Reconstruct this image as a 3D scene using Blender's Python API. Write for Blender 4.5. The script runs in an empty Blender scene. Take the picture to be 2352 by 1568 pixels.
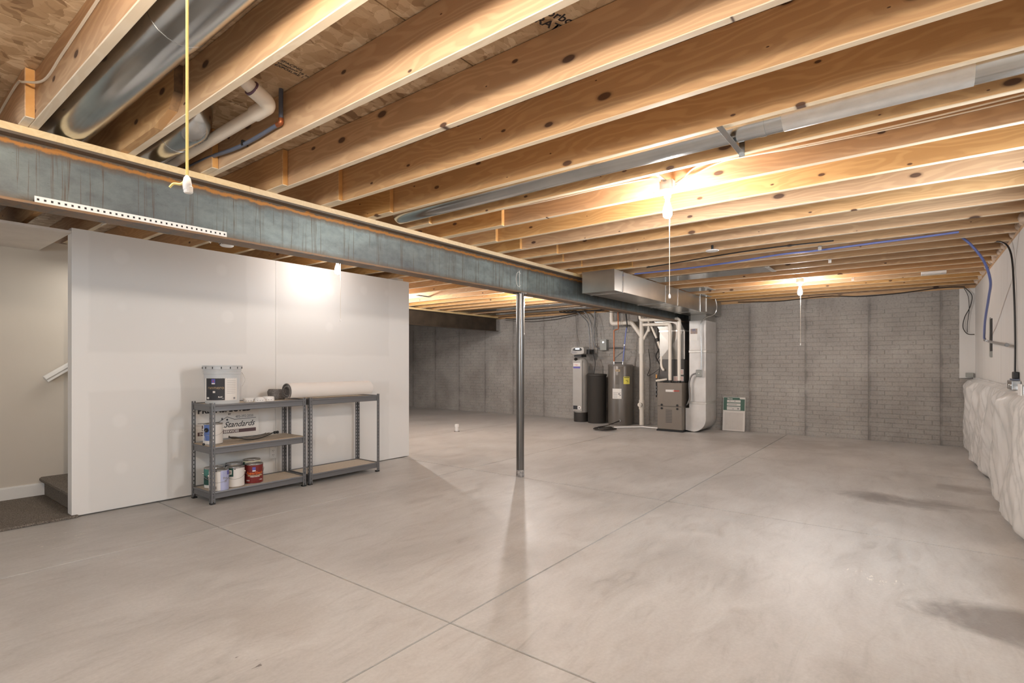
import bpy, bmesh, math, random
from mathutils import Vector, Matrix, noise
random.seed(7)
S = bpy.context.scene
COL = S.collection
PI = math.pi
# ---------------------------------------------------------------- camera, world, light, exposure
cam_d = bpy.data.cameras.new('camera'); cam = bpy.data.objects.new('camera', cam_d); COL.objects.link(cam)
cam.location = (0, 0, 1.255); cam.rotation_euler = (PI/2, 0, math.radians(37.4 - 90))
cam_d.sensor_width = 36; cam_d.lens = 1208/2352*36; cam_d.shift_y = 51/2352; cam_d.clip_start = .02
S.camera = cam
S.view_settings.view_transform = 'Standard'; S.view_settings.look = 'None'
S.view_settings.gamma = 1; S.view_settings.use_curve_mapping = False
S.view_settings.exposure = 0.46
try:
    S.cycles.use_denoising = True; S.cycles.max_bounces = 10; S.cycles.diffuse_bounces = 7
    S.cycles.glossy_bounces = 5; S.cycles.sample_clamp_indirect = 6
except Exception: pass
W = bpy.data.worlds.new('sky'); S.world = W; W.use_nodes = True
W.node_tree.nodes['Background'].inputs[0].default_value = (.80, .90, 1, 1)
W.node_tree.nodes['Background'].inputs[1].default_value = 1.0
def area(name, loc, rot, sx, sy, power, color):
    l = bpy.data.lights.new(name, 'AREA'); l.shape = 'RECTANGLE'; l.size = sx; l.size_y = sy; l.energy = power; l.color = color
    o = bpy.data.objects.new(name, l); COL.objects.link(o); o.location = loc; o.rotation_euler = rot; return o
# daylight through an unseen window added behind the photographer as fill
area('fill_daylight', (-2.62, 1.4, 1.74), (PI/2, 0, -PI/2), 4.0, .74, 62, (.84, .92, 1.0))
area('window_daylight', (4.05, -.76, 1.85), (PI/2, 0, 0), .90, .70, 31, (.80, .90, 1.0))
area('stair_soft_light', (1.9, 5.98, 2.25), (0, 0, 0), .9, .6, 7, (1, .93, .84))  # soft warm light added over the stairs, its source out of view
BULB_L = 1150; BULB_C = (1.0, .93, .89)

# ---------------------------------------------------------------- materials
def nt(m): return m.node_tree.nodes, m.node_tree.links
def base(name, color, rough=.6, metal=0., spec=.5):
    m = bpy.data.materials.new(name); m.use_nodes = True
    b = m.node_tree.nodes['Principled BSDF']
    b.inputs['Base Color'].default_value = (*color, 1); b.inputs['Roughness'].default_value = rough
    b.inputs['Metallic'].default_value = metal; b.inputs['Specular IOR Level'].default_value = spec
    return m
def ramp(N, pts):
    r = N.new('ShaderNodeValToRGB'); e = r.color_ramp.elements
    while len(e) > 1: e.remove(e[-1])
    e[0].position = pts[0][0]; e[0].color = (*pts[0][1], 1) if len(pts[0][1]) == 3 else pts[0][1]
    for p, c in pts[1:]:
        k = e.new(p); k.color = (*c, 1)
    return r
def noise_n(N, L, vec, scale, detail=4, rough=.55, dist=0):
    n = N.new('ShaderNodeTexNoise'); n.inputs['Scale'].default_value = scale; n.inputs['Detail'].default_value = detail
    n.inputs['Roughness'].default_value = rough; n.inputs['Distortion'].default_value = dist
    if vec is not None: L.new(vec, n.inputs['Vector'])
    return n
def mapping(N, L, src, scale=(1,1,1), loc=(0,0,0)):
    mp = N.new('ShaderNodeMapping'); mp.inputs['Scale'].default_value = scale; mp.inputs['Location'].default_value = loc
    L.new(src, mp.inputs['Vector']); return mp.outputs[0]
def bump(N, L, h, strength, dist=.01):
    b = N.new('ShaderNodeBump'); b.inputs['Strength'].default_value = strength; b.inputs['Distance'].default_value = dist
    L.new(h, b.inputs['Height']); L.new(b.outputs[0], N['Principled BSDF'].inputs['Normal']); return b
def mixc(N, L, fac, a, b, mode='MIX'):
    m = N.new('ShaderNodeMix'); m.data_type = 'RGBA'; m.blend_type = mode
    for s, v in ((0, fac), (6, a), (7, b)):
        if isinstance(v, (int, float)): m.inputs[s].default_value = v
        elif isinstance(v, tuple): m.inputs[s].default_value = (*v, 1)
        else: L.new(v, m.inputs[s])
    return m.outputs[2]
def math_n(N, L, op, a, b=None, clamp=False):
    m = N.new('ShaderNodeMath'); m.operation = op; m.use_clamp = clamp
    for i, v in enumerate((a, b)):
        if v is None: continue
        if isinstance(v, (int, float)): m.inputs[i].default_value = v
        else: L.new(v, m.inputs[i])
    return m.outputs[0]
def noisy(name, c1, c2, scale=5, rough=.6, metal=0., bmp=0., bscale=60, spec=.5, stretch=(1,1,1), bdist=.004):
    m = base(name, c1, rough, metal, spec); N, L = nt(m)
    tc = N.new('ShaderNodeTexCoord'); v = mapping(N, L, tc.outputs['Object'], stretch)
    n = noise_n(N, L, v, scale); r = ramp(N, [(.3, c1), (.7, c2)]); L.new(n.outputs[0], r.inputs[0])
    L.new(r.outputs[0], N['Principled BSDF'].inputs['Base Color'])
    if bmp:
        n2 = noise_n(N, L, v, bscale, 5); bump(N, L, n2.outputs[0], bmp, bdist)
    return m
def wood(name, c1, c2, knot=(.10,.045,.02), hue=.25):
    m = base(name, c1, .62); N, L = nt(m); B = N['Principled BSDF']
    tc = N.new('ShaderNodeTexCoord'); oi = N.new('ShaderNodeObjectInfo')
    off = N.new('ShaderNodeVectorMath'); off.operation = 'ADD'
    sc = N.new('ShaderNodeVectorMath'); sc.operation = 'SCALE'; sc.inputs[0].default_value = (7.3, 31.7, 5.1)
    L.new(oi.outputs['Random'], sc.inputs['Scale']); L.new(tc.outputs['Object'], off.inputs[0]); L.new(sc.outputs[0], off.inputs[1])
    V = off.outputs[0]
    # knots: sparse voronoi cells with a random radius
    vs0 = N.new('ShaderNodeSeparateXYZ'); L.new(V, vs0.inputs[0]); vc0 = N.new('ShaderNodeCombineXYZ')
    L.new(math_n(N, L, 'MULTIPLY', vs0.outputs[1], 2.6), vc0.inputs[0]); L.new(math_n(N, L, 'MULTIPLY', vs0.outputs[2], 5.5), vc0.inputs[1])
    vk = N.new('ShaderNodeTexVoronoi'); vk.voronoi_dimensions = '2D'; vk.inputs['Scale'].default_value = 1; L.new(vc0.outputs[0], vk.inputs['Vector'])
    sep = N.new('ShaderNodeSeparateColor'); L.new(vk.outputs['Color'], sep.inputs[0])
    rad = math_n(N, L, 'MULTIPLY', math_n(N, L, 'POWER', sep.outputs[0], 2.2), .13)
    q = math_n(N, L, 'DIVIDE', vk.outputs['Distance'], math_n(N, L, 'ADD', rad, .022))
    kn = ramp(N, [(0, (1,1,1)), (.55, (1,1,1)), (.75, (.25,.25,.25)), (1, (0,0,0))]); L.new(q, kn.inputs[0])
    gate = math_n(N, L, 'GREATER_THAN', sep.outputs[1], .25)
    kf = math_n(N, L, 'MULTIPLY', kn.outputs[0], gate)
    # grain lines bending around the knots
    warp = noise_n(N, L, mapping(N, L, V, (3, .55, 3)), 1.6, 3, .5)
    near = math_n(N, L, 'DIVIDE', .10, math_n(N, L, 'ADD', vk.outputs['Distance'], .12))
    zc = N.new('ShaderNodeSeparateXYZ'); L.new(V, zc.inputs[0])
    ph = math_n(N, L, 'ADD', math_n(N, L, 'MULTIPLY', zc.outputs[2], 150), math_n(N, L, 'MULTIPLY', warp.outputs[0], 85))
    ph = math_n(N, L, 'ADD', ph, math_n(N, L, 'MULTIPLY', near, 9))
    g = math_n(N, L, 'SINE', ph); g = math_n(N, L, 'POWER', math_n(N, L, 'MULTIPLY_ADD', g, .5), 1)
    gm = N.new('ShaderNodeMapRange'); gm.inputs[1].default_value = -.5; gm.inputs[2].default_value = .5; gm.inputs[3].default_value = 0; gm.inputs[4].default_value = 1
    L.new(g, gm.inputs[0]); gl = math_n(N, L, 'POWER', gm.outputs[0], 3.0)
    fine = noise_n(N, L, mapping(N, L, V, (60, 2.2, 60)), 2.2, 4, .6)
    c = mixc(N, L, math_n(N, L, 'MULTIPLY', gl, .38), c1, c2)
    c = mixc(N, L, math_n(N, L, 'MULTIPLY', fine.outputs[0], .35), c, c2)
    big = noise_n(N, L, mapping(N, L, V, (1, .7, 1)), 1.3, 2)
    c = mixc(N, L, math_n(N, L, 'MULTIPLY', big.outputs[0], .22), c, (c2[0]*.75, c2[1]*.8, c2[2]*.9))
    c = mixc(N, L, kf, c, knot)
    hs = N.new('ShaderNodeHueSaturation'); L.new(c, hs.inputs['Color']); L.new(math_n(N, L, 'ADD', .80, math_n(N, L, 'MULTIPLY', math_n(N, L, 'FRACT', math_n(N, L, 'MULTIPLY', oi.outputs['Random'], 17.3)), .32)), hs.inputs['Saturation'])
    L.new(math_n(N, L, 'ADD', math_n(N, L, 'MULTIPLY', oi.outputs['Random'], hue), 1-hue*.6), hs.inputs['Value'])
    L.new(hs.outputs[0], B.inputs['Base Color'])
    bump(N, L, fine.outputs[0], .12, .003)
    return m
M = {}
M['joist'] = wood('joist_pine', (.64,.40,.185), (.36,.18,.068))
M['plate'] = wood('plate_pine', (.80,.64,.38), (.66,.46,.22), hue=.15)
M['edge'] = wood('bounce_lit_edge', (.80,.68,.50), (.66,.50,.30), hue=.1)  # joist undersides: light bounced off the floor is put into this paler colour
M['endgrain'] = noisy('end_grain', (.66,.37,.13), (.54,.27,.08), 12, .75, bmp=.2)
M['bark'] = noisy('bark_edge', (.12,.08,.05), (.30,.18,.09), 20, .9)
# oriented strand board
m = base('strand_board', (.55,.38,.22), .75); N, L = nt(m); tc = N.new('ShaderNodeTexCoord')
wn = noise_n(N, L, mapping(N, L, tc.outputs['Object'], (1,1,1)), 9, 2); wv = N.new('ShaderNodeVectorMath'); wv.operation = 'MULTIPLY_ADD'
L.new(wn.outputs[1], wv.inputs[0]); wv.inputs[1].default_value = (.12,.12,0); L.new(tc.outputs['Object'], wv.inputs[2])
v1 = N.new('ShaderNodeTexVoronoi'); v1.inputs['Scale'].default_value = 1; L.new(mapping(N, L, wv.outputs[0], (9, 30, 1)), v1.inputs['Vector'])
v2 = N.new('ShaderNodeTexVoronoi'); v2.inputs['Scale'].default_value = 1; L.new(mapping(N, L, wv.outputs[0], (22, 9, 1)), v2.inputs['Vector'])
s1 = N.new('ShaderNodeSeparateColor'); L.new(v1.outputs['Color'], s1.inputs[0]); s2 = N.new('ShaderNodeSeparateColor'); L.new(v2.outputs['Color'], s2.inputs[0])
r1 = ramp(N, [(.05, (.26,.16,.085)), (.25, (.46,.32,.185)), (.5, (.54,.39,.24)), (.72, (.66,.51,.33)), (.9,(.74,.61,.43))]); L.new(math_n(N, L, 'MULTIPLY', math_n(N, L, 'ADD', s1.outputs[0], s2.outputs[1]), .5), r1.inputs[0])
sp = noise_n(N, L, mapping(N, L, tc.outputs['Object'], (10, 42, 1)), 3, 3, .6, 1.2); sr = ramp(N, [(.62, (0,0,0)), (.74, (1,1,1))]); L.new(sp.outputs[0], sr.inputs[0])
L.new(mixc(N, L, math_n(N, L, 'MULTIPLY', sr.outputs[0], .75), r1.outputs[0], (.17,.08,.035)), N['Principled BSDF'].inputs['Base Color'])
bump(N, L, s1.outputs[2], .25, .003); M['osb'] = m
# concrete slab with trowel clouds and a few stains
m = base('concrete_slab', (.5,.46,.42), .42, spec=.4); N, L = nt(m); ge = N.new('ShaderNodeNewGeometry'); P = ge.outputs['Position']
a = noise_n(N, L, mapping(N, L, P, (1,1.5,1)), .9, 6, .6, .6); b = noise_n(N, L, mapping(N, L, P, (1.0,3.2,1)), 2.6, 8, .66, 1.3); d = noise_n(N, L, P, 60, 4, .6)
r = ramp(N, [(.30, (.435,.42,.40)), (.5, (.51,.495,.475)), (.72, (.57,.56,.54))]); L.new(a.outputs[0], r.inputs[0])
rb = ramp(N, [(.30, (.80,.79,.78)), (.45, (.94,.935,.93)), (.58, (1,1,1)), (.75, (1.06,1.06,1.06))]); L.new(b.outputs[0], rb.inputs[0])
c = mixc(N, L, 1., r.outputs[0], rb.outputs[0], 'MULTIPLY')
st = noise_n(N, L, mapping(N, L, P, (.8,3.0,1), (4.2,1.1,0)), .75, 5, .6, .4); sr = ramp(N, [(.67, (0,0,0)), (.80, (1,1,1))]); L.new(st.outputs[0], sr.inputs[0])
c = mixc(N, L, math_n(N, L, 'MULTIPLY', sr.outputs[0], .55), c, (.20,.165,.14))
sk = noise_n(N, L, mapping(N, L, P, (1.4,14,1), (1,7,0)), 1.6, 6, .75, 1.2); sr2 = ramp(N, [(.68, (0,0,0)), (.74, (1,1,1))]); L.new(sk.outputs[0], sr2.inputs[0])
c = mixc(N, L, math_n(N, L, 'MULTIPLY', sr2.outputs[0], .30), c, (.26,.22,.19))
wn_ = noise_n(N, L, mapping(N, L, P, (1,1,1)), 2.2, 6, .65, .5); fx = N.new('ShaderNodeSeparateXYZ'); L.new(P, fx.inputs[0])
def blot(cx_, cy_, rx, ry, col, amt, c, edge=.9):
    dx = math_n(N, L, 'DIVIDE', math_n(N, L, 'SUBTRACT', fx.outputs[0], cx_), rx); dy = math_n(N, L, 'DIVIDE', math_n(N, L, 'SUBTRACT', fx.outputs[1], cy_), ry)
    dd = math_n(N, L, 'ADD', math_n(N, L, 'MULTIPLY', dx, dx), math_n(N, L, 'MULTIPLY', dy, dy))
    dd = math_n(N, L, 'ADD', dd, math_n(N, L, 'MULTIPLY', math_n(N, L, 'SUBTRACT', wn_.outputs[0], .5), 3.2))
    q_ = ramp(N, [(0, (1,1,1)), (edge, (0,0,0))]); L.new(dd, q_.inputs[0])
    return mixc(N, L, math_n(N, L, 'MULTIPLY', q_.outputs[0], amt), c, col)
c = blot(6.0, .05, .28, .75, (.13,.11,.10), .62, c); c = blot(3.45, -.38, .30, .45, (.13,.11,.10), .62, c); c = blot(6.9, -.45, .25, .4, (.20,.17,.15), .5, c)
c = blot(2.45, .2, .25, .2, (.22,.19,.16), .35, c); c = blot(2.9, 1.95, .35, .3, (.25,.22,.19), .3, c); c = blot(1.35, 2.5, .3, .4, (.28,.24,.20), .3, c); c = blot(9.2, 1.8, .9, 1.6, (.24,.21,.18), .4, c)
wh_ = noise_n(N, L, mapping(N, L, P, (9,26,1)), 1.4, 5, .7, 1.0); wr_ = ramp(N, [(.60, (0,0,0)), (.63, (1,1,1))]); L.new(wh_.outputs[0], wr_.inputs[0])
def scuff(cx_, cy_, rx, ry, col, c):
    dx = math_n(N, L, 'DIVIDE', math_n(N, L, 'SUBTRACT', fx.outputs[0], cx_), rx); dy = math_n(N, L, 'DIVIDE', math_n(N, L, 'SUBTRACT', fx.outputs[1], cy_), ry)
    dd = math_n(N, L, 'LESS_THAN', math_n(N, L, 'ADD', math_n(N, L, 'MULTIPLY', dx, dx), math_n(N, L, 'MULTIPLY', dy, dy)), 1)
    return mixc(N, L, math_n(N, L, 'MULTIPLY', math_n(N, L, 'MULTIPLY', dd, wr_.outputs[0]), .8), c, col)
c = scuff(3.72, .24, .10, .22, (.80,.76,.68), c); c = scuff(1.03, 4.85, .14, .28, (.74,.70,.62), c); c = scuff(1.09, 2.24, .03, .11, (.12,.10,.09), c); c = scuff(6.4, -.2, .05, .18, (.75,.72,.66), c)
fz = ramp(N, [(.3, (.93,.93,.93)), (.7, (1.04,1.04,1.04))]); L.new(d.outputs[0], fz.inputs[0])
c = mixc(N, L, 1., c, fz.outputs[0], 'MULTIPLY'); L.new(c, N['Principled BSDF'].inputs['Base Color'])
rr = ramp(N, [(.3, (.36,.36,.36)), (.7, (.55,.55,.55))]); L.new(b.outputs[0], rr.inputs[0]); L.new(rr.outputs[0], N['Principled BSDF'].inputs['Roughness'])
bump(N, L, b.outputs[0], .05, .01); M['slab'] = m
M['joint'] = base('joint_dark', (.07,.055,.045), .95)
# cast brick-pattern concrete: seams between form panels are stained by position along the wall
m = base('cast_concrete', (.3,.28,.26), .85, spec=.25); N, L = nt(m); ge = N.new('ShaderNodeNewGeometry'); P = ge.outputs['Position']
sx = N.new('ShaderNodeSeparateXYZ'); L.new(P, sx.inputs[0])
a = noise_n(N, L, P, 1.4, 6, .6, .3); d = noise_n(N, L, P, 38, 5, .65)
r = ramp(N, [(.3, (.27,.25,.23)), (.5, (.33,.31,.285)), (.72, (.40,.38,.35))]); L.new(a.outputs[0], r.inputs[0])
fz = ramp(N, [(.28, (.62,.62,.62)), (.42, (.95,.95,.95)), (.7, (1.1,1.1,1.1))]); L.new(d.outputs[0], fz.inputs[0])
c = mixc(N, L, 1., r.outputs[0], fz.outputs[0], 'MULTIPLY')
wob = noise_n(N, L, mapping(N, L, P, (1,1,2.2)), 2.0, 4)
yy = math_n(N, L, 'ADD', sx.outputs[1], math_n(N, L, 'MULTIPLY', math_n(N, L, 'SUBTRACT', wob.outputs[0], .5), .06))
fr = math_n(N, L, 'FRACT', math_n(N, L, 'DIVIDE', math_n(N, L, 'ADD', yy, .33+9.15), .915))
ds = math_n(N, L, 'MINIMUM', fr, math_n(N, L, 'SUBTRACT', 1., fr))
sr = ramp(N, [(0, (1,1,1)), (.014, (.95,.95,.95)), (.03, (.42,.42,.42)), (.15, (0,0,0))]); L.new(ds, sr.inputs[0])
wf = ramp(N, [(.35, (.25,.25,.25)), (.6, (1,1,1))]); L.new(wob.outputs[0], wf.inputs[0])
c = mixc(N, L, math_n(N, L, 'MULTIPLY', math_n(N, L, 'MULTIPLY', sr.outputs[0], wf.outputs[0]), .62), c, (.13,.12,.115))
st = noise_n(N, L, mapping(N, L, P, (1,1,1.2), (0,3,0)), 1.0, 6, .6, .5); lo = N.new('ShaderNodeMapRange'); L.new(sx.outputs[2], lo.inputs[0])
lo.inputs[1].default_value = .1; lo.inputs[2].default_value = 1.3; lo.inputs[3].default_value = 1; lo.inputs[4].default_value = 0
s3 = ramp(N, [(.55, (0,0,0)), (.75, (1,1,1))]); L.new(st.outputs[0], s3.inputs[0])
c = mixc(N, L, math_n(N, L, 'MULTIPLY', math_n(N, L, 'MULTIPLY', s3.outputs[0], lo.outputs[0]), .6), c, (.15,.13,.12))
L.new(c, N['Principled BSDF'].inputs['Base Color']); bump(N, L, d.outputs[0], .35, .006); M['brick'] = m
# taped drywall
m = base('taped_drywall', (.74,.72,.69), .75, spec=.3); N, L = nt(m); ge = N.new('ShaderNodeNewGeometry'); P = ge.outputs['Position']
sx = N.new('ShaderNodeSeparateXYZ'); L.new(P, sx.inputs[0])
def band(src, lo_, hi_, soft, wobsrc=None):
    a_ = N.new('ShaderNodeMapRange'); L.new(src, a_.inputs[0]); a_.inputs[1].default_value = lo_-soft; a_.inputs[2].default_value = lo_+soft
    b_ = N.new('ShaderNodeMapRange'); L.new(src, b_.inputs[0]); b_.inputs[1].default_value = hi_-soft; b_.inputs[2].default_value = hi_+soft; b_.inputs[3].default_value = 1; b_.inputs[4].default_value = 0
    return math_n(N, L, 'MULTIPLY', a_.outputs[0], b_.outputs[0])
nz = noise_n(N, L, P, 3.5, 4); xw = math_n(N, L, 'ADD', sx.outputs[0], math_n(N, L, 'MULTIPLY', nz.outputs[0], .05)); zw = math_n(N, L, 'ADD', sx.outputs[2], math_n(N, L, 'MULTIPLY', nz.outputs[0], .05))
mud = band(zw, 1.05, 1.38, .015)
for lo_, hi_ in ((1.0, 1.36), (2.66, 2.98), (4.50, 4.95)): mud = math_n(N, L, 'MAXIMUM', mud, band(xw, lo_, hi_, .012))
vs = N.new('ShaderNodeTexVoronoi'); vs.inputs['Scale'].default_value = 1; vs.inputs['Randomness'].default_value = .25
L.new(mapping(N, L, P, (2.46, 0.001, 2.2), (.2, 0, .35)), vs.inputs['Vector'])
dots = ramp(N, [(.11, (1,1,1)), (.17, (0,0,0))]); L.new(vs.outputs['Distance'], dots.inputs[0])
mud = math_n(N, L, 'MAXIMUM', mud, math_n(N, L, 'MULTIPLY', dots.outputs[0], .9))
c = mixc(N, L, mud, (.715,.705,.685), (.755,.745,.725)); L.new(c, N['Principled BSDF'].inputs['Base Color'])
M['drywall'] = m
M['paint_wall'] = noisy('painted_wall', (.60,.55,.48), (.62,.57,.50), 3, .7, bmp=.08, bscale=90)
M['knock'] = noisy('textured_soffit', (.66,.61,.56), (.72,.67,.62), 6, .8, bmp=.6, bscale=22)
M['white_trim'] = base('white_trim', (.80,.79,.77), .35)
M['foam'] = noisy('white_foam', (.58,.565,.54), (.64,.625,.60), 2.0, .6, stretch=(6,1,.25))
M['spray'] = noisy('spray_foam', (.42,.32,.24), (.62,.50,.40), 20, .9, bmp=.6, bscale=30)
M['vinyl'] = noisy('white_vinyl', (.62,.605,.58), (.70,.69,.67), 2.5, .24, bmp=.25, bscale=7, bdist=.02, stretch=(1,1,.5))
# carpet
def carpet(name, a_, b_):
    m = base(name, a_, .95, spec=.1); N, L = nt(m); tc = N.new('ShaderNodeTexCoord')
    n = noise_n(N, L, tc.outputs['Object'], 170, 3, .7); r = ramp(N, [(.35, a_), (.5, b_), (.68, tuple(min(1, x*1.9) for x in b_))]); L.new(n.outputs[0], r.inputs[0])
    L.new(r.outputs[0], N['Principled BSDF'].inputs['Base Color']); bump(N, L, n.outputs[0], 1, .006); return m
M['carpet'] = carpet('carpet_pile', (.075,.062,.05), (.19,.165,.14))
M['carpet_grey'] = carpet('carpet_roll_pile', (.10,.09,.085), (.20,.185,.175))
# steel beam: mill scale web, rust band below the top flange, drips
m = base('mill_scale', (.2,.24,.24), .5, .35); N, L = nt(m); ge = N.new('ShaderNodeNewGeometry'); P = ge.outputs['Position']
sx = N.new('ShaderNodeSeparateXYZ'); L.new(P, sx.inputs[0]); Zp = sx.outputs[2]
bn = noise_n(N, L, mapping(N, L, P, (.9,1,2)), 1.2, 4); r = ramp(N, [(.3, (.10,.112,.12)), (.5, (.155,.182,.182)), (.72, (.25,.31,.305))]); L.new(bn.outputs[0], r.inputs[0])
mt_ = noise_n(N, L, mapping(N, L, P, (1,1,1.4)), 11, 6, .7); mr_ = ramp(N, [(.3, (.74,.75,.77)), (.5, (.98,.98,.98)), (.7, (1.15,1.15,1.13))]); L.new(mt_.outputs[0], mr_.inputs[0])
dn = noise_n(N, L, mapping(N, L, P, (20,1,.35)), 1.6, 4, .6, .4); dr = ramp(N, [(.56, (0,0,0)), (.585, (1,1,1)), (.60, (.3,.3,.3)), (.64, (0,0,0)), (.67, (0,0,0)), (.69, (1,1,1)), (.73, (.2,.2,.2))]); L.new(dn.outputs[0], dr.inputs[0])
c = mixc(N, L, math_n(N, L, 'MULTIPLY', dr.outputs[0], .75), mixc(N, L, 1., r.outputs[0], mr_.outputs[0], 'MULTIPLY'), (.085,.055,.03))
spk = noise_n(N, L, mapping(N, L, P, (1,1,2)), 45, 4, .7); spr = ramp(N, [(.66, (0,0,0)), (.7, (1,1,1))]); L.new(spk.outputs[0], spr.inputs[0])
c = mixc(N, L, math_n(N, L, 'MULTIPLY', spr.outputs[0], .6), c, (.06,.06,.055))
en = noise_n(N, L, mapping(N, L, P, (3,1,3)), 4, 5, .7); zz = math_n(N, L, 'ADD', Zp, math_n(N, L, 'MULTIPLY', math_n(N, L, 'SUBTRACT', en.outputs[0], .5), .05))
def zr(pts): 
    mr = N.new('ShaderNodeMapRange'); L.new(zz, mr.inputs[0]); mr.inputs[1].default_value = 2.04; mr.inputs[2].default_value = 2.39
    q = ramp(N, pts); L.new(mr.outputs[0], q.inputs[0]); return q.outputs[0]
c = mixc(N, L, zr([(0, (.8,)*3), (.10, (.7,)*3), (.20, (0,)*3), (.76, (0,)*3), (.84, (.85,)*3), (1, (.9,)*3)]), c, (.115,.085,.06))
c = mixc(N, L, zr([(0, (0,)*3), (.845, (0,)*3), (.875, (1,)*3), (.905, (.9,)*3), (.925, (0,)*3)]), c, (.40,.17,.035))
c = mixc(N, L, zr([(0, (.0,)*3), (.02, (.5,)*3), (.06, (.5,)*3), (.09, (0,)*3)]), c, (.28,.14,.05))
L.new(c, N['Principled BSDF'].inputs['Base Color']); bump(N, L, spk.outputs[0], .2, .003); M['beam'] = m
M['beam_dark'] = noisy('brown_steel', (.055,.042,.032), (.11,.085,.06), 3, .42, .5, bmp=.15, bscale=50)
M['post_steel'] = noisy('dark_pipe_steel', (.13,.125,.12), (.22,.21,.20), 5, .27, .85, stretch=(1,1,.15))
M['black_steel'] = base('black_steel', (.012,.011,.01), .6)
M['galv'] = noisy('galvanised', (.50,.52,.53), (.62,.63,.62), 4, .20, 1., bmp=.03, bscale=30)
M['galv_duct'] = noisy('galvanised_duct', (.42,.42,.40), (.54,.53,.50), 2.5, .28, .95, bmp=.04, bscale=12)
M['galv_dull'] = noisy('dull_sheet', (.26,.25,.23), (.34,.33,.31), 2.5, .38, .9)
M['galv_light'] = noisy('light_sheet', (.55,.54,.52), (.66,.65,.63), 4, .5, .45)
M['foil'] = noisy('foil_tape', (.70,.69,.66), (.80,.79,.76), 12, .3, .7, bmp=.3, bscale=40)
M['pvc'] = noisy('pvc_cream', (.74,.68,.59), (.78,.72,.63), 4, .38)
M['pvc_purple'] = base('pvc_primer', (.12,.06,.10), .5)
M['plastic_white'] = base('plastic_white', (.80,.79,.77), .4)
M['porcelain'] = base('porcelain', (.82,.80,.76), .25)
M['pex'] = base('pex_blue', (.13,.17,.42), .35)
M['pex_grey'] = base('pex_slate', (.10,.12,.17), .4)
M['copper'] = base('copper_pipe', (.36,.12,.05), .4, .7)
M['black'] = base('black_plastic', (.012,.012,.012), .45)
M['wire_black'] = base('black_wire', (.018,.016,.015), .5)
M['wire_white'] = base('white_cable', (.72,.66,.56), .5)
M['conduit'] = base('grey_conduit', (.20,.20,.20), .4, .4)
M['box_grey'] = base('grey_box', (.27,.28,.26), .5)
M['furnace'] = noisy('furnace_paint', (.185,.16,.135), (.20,.175,.145), 3, .48, .1)
M['furnace_dark'] = base('coil_cabinet', (.085,.08,.075), .5, .1)
M['heater'] = noisy('heater_paint', (.115,.10,.085), (.13,.115,.095), 3, .30)
M['heater_top'] = base('heater_cap', (.15,.135,.12), .4)
M['softener'] = noisy('softener_grey', (.36,.34,.31), (.40,.38,.35), 3, .35)
M['brine'] = base('brine_tank_black', (.03,.026,.022), .5)
M['screen'] = base('lit_display', (.8,.85,.9), .4)
M['screen'].node_tree.nodes['Principled BSDF'].inputs['Emission Color'].default_value = (.9,.95,1,1)
M['screen'].node_tree.nodes['Principled BSDF'].inputs['Emission Strength'].default_value = 1.2
M['paper'] = base('paper_label', (.72,.70,.66), .6)
M['yellow'] = base('yellow_label', (.75,.68,.12), .6)
M['ink'] = base('ink', (.03,.03,.035), .6)
M['ink_grey'] = base('ink_grey', (.28,.27,.27), .6)
M['red'] = base('red_ink', (.55,.05,.03), .6)
M['blue'] = base('blue_print', (.10,.17,.42), .5)
M['purple'] = base('violet_print', (.11,.10,.38), .5)
M['shelf_steel'] = base('shelf_grey_steel', (.15,.15,.155), .4, .3)
M['chip'] = noisy('chipboard', (.50,.42,.33), (.60,.52,.42), 90, .7)
M['chip_edge'] = noisy('chipboard_edge', (.50,.36,.22), (.62,.48,.33), 120, .8, bmp=.3, bscale=120)
M['tin'] = base('tin', (.62,.61,.59), .25, .9)
M['pail'] = noisy('pail_plastic', (.52,.54,.55), (.56,.58,.59), 5, .32)
M['can_teal'] = base('teal_label', (.06,.20,.17), .45)
M['can_green'] = base('dark_green_label', (.008,.06,.045), .45)
M['can_white'] = base('white_label', (.74,.71,.67), .45)
M['can_red'] = base('red_label', (.17,.014,.012), .35)
M['can_lilac'] = base('lilac_label', (.42,.45,.66), .45)
M['orange'] = base('orange_ink', (.75,.16,.02), .5)
M['tan'] = base('tan_ink', (.42,.30,.16), .5)
M['steel_hose'] = base('braided_hose', (.40,.35,.29), .35, .7)
M['rubber'] = base('rubber_hose', (.022,.018,.015), .5)
M['filter_green'] = base('filter_green', (.075,.15,.115), .6)
M['filter_media'] = noisy('filter_media', (.60,.56,.52), (.66,.62,.58), 8, .8)
M['chalk'] = base('chalk', (.75,.74,.70), .9)
M['string'] = base('yellow_string', (.80,.66,.24), .8)
M['maroon'] = base('sign_band', (.10,.055,.06), .6)
m = base('lit_bulb', (1,.9,.75), .4); b = m.node_tree.nodes['Principled BSDF']
b.inputs['Emission Color'].default_value = (*BULB_C, 1); b.inputs['Emission Strength'].default_value = BULB_L; M['bulb'] = m
m = m.copy(); m.name = 'lit_bulb_dim'; m.node_tree.nodes['Principled BSDF'].inputs['Emission Strength'].default_value = BULB_L*.16; M['bulb_dim'] = m
m = m.copy(); m.name = 'lit_bulb_strong'; m.node_tree.nodes['Principled BSDF'].inputs['Emission Strength'].default_value = BULB_L*1.05; m.node_tree.nodes['Principled BSDF'].inputs['Emission Color'].default_value = (1, .84, .68, 1); M['bulb_strong'] = m
for nm_, k_ in (('bulb_front', .75), ('bulb_far', .55), ('bulb_back', 1.6)):
    m = M['bulb'].copy(); m.name = 'lit_'+nm_; m.node_tree.nodes['Principled BSDF'].inputs['Emission Strength'].default_value = BULB_L*k_; M[nm_] = m
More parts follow.
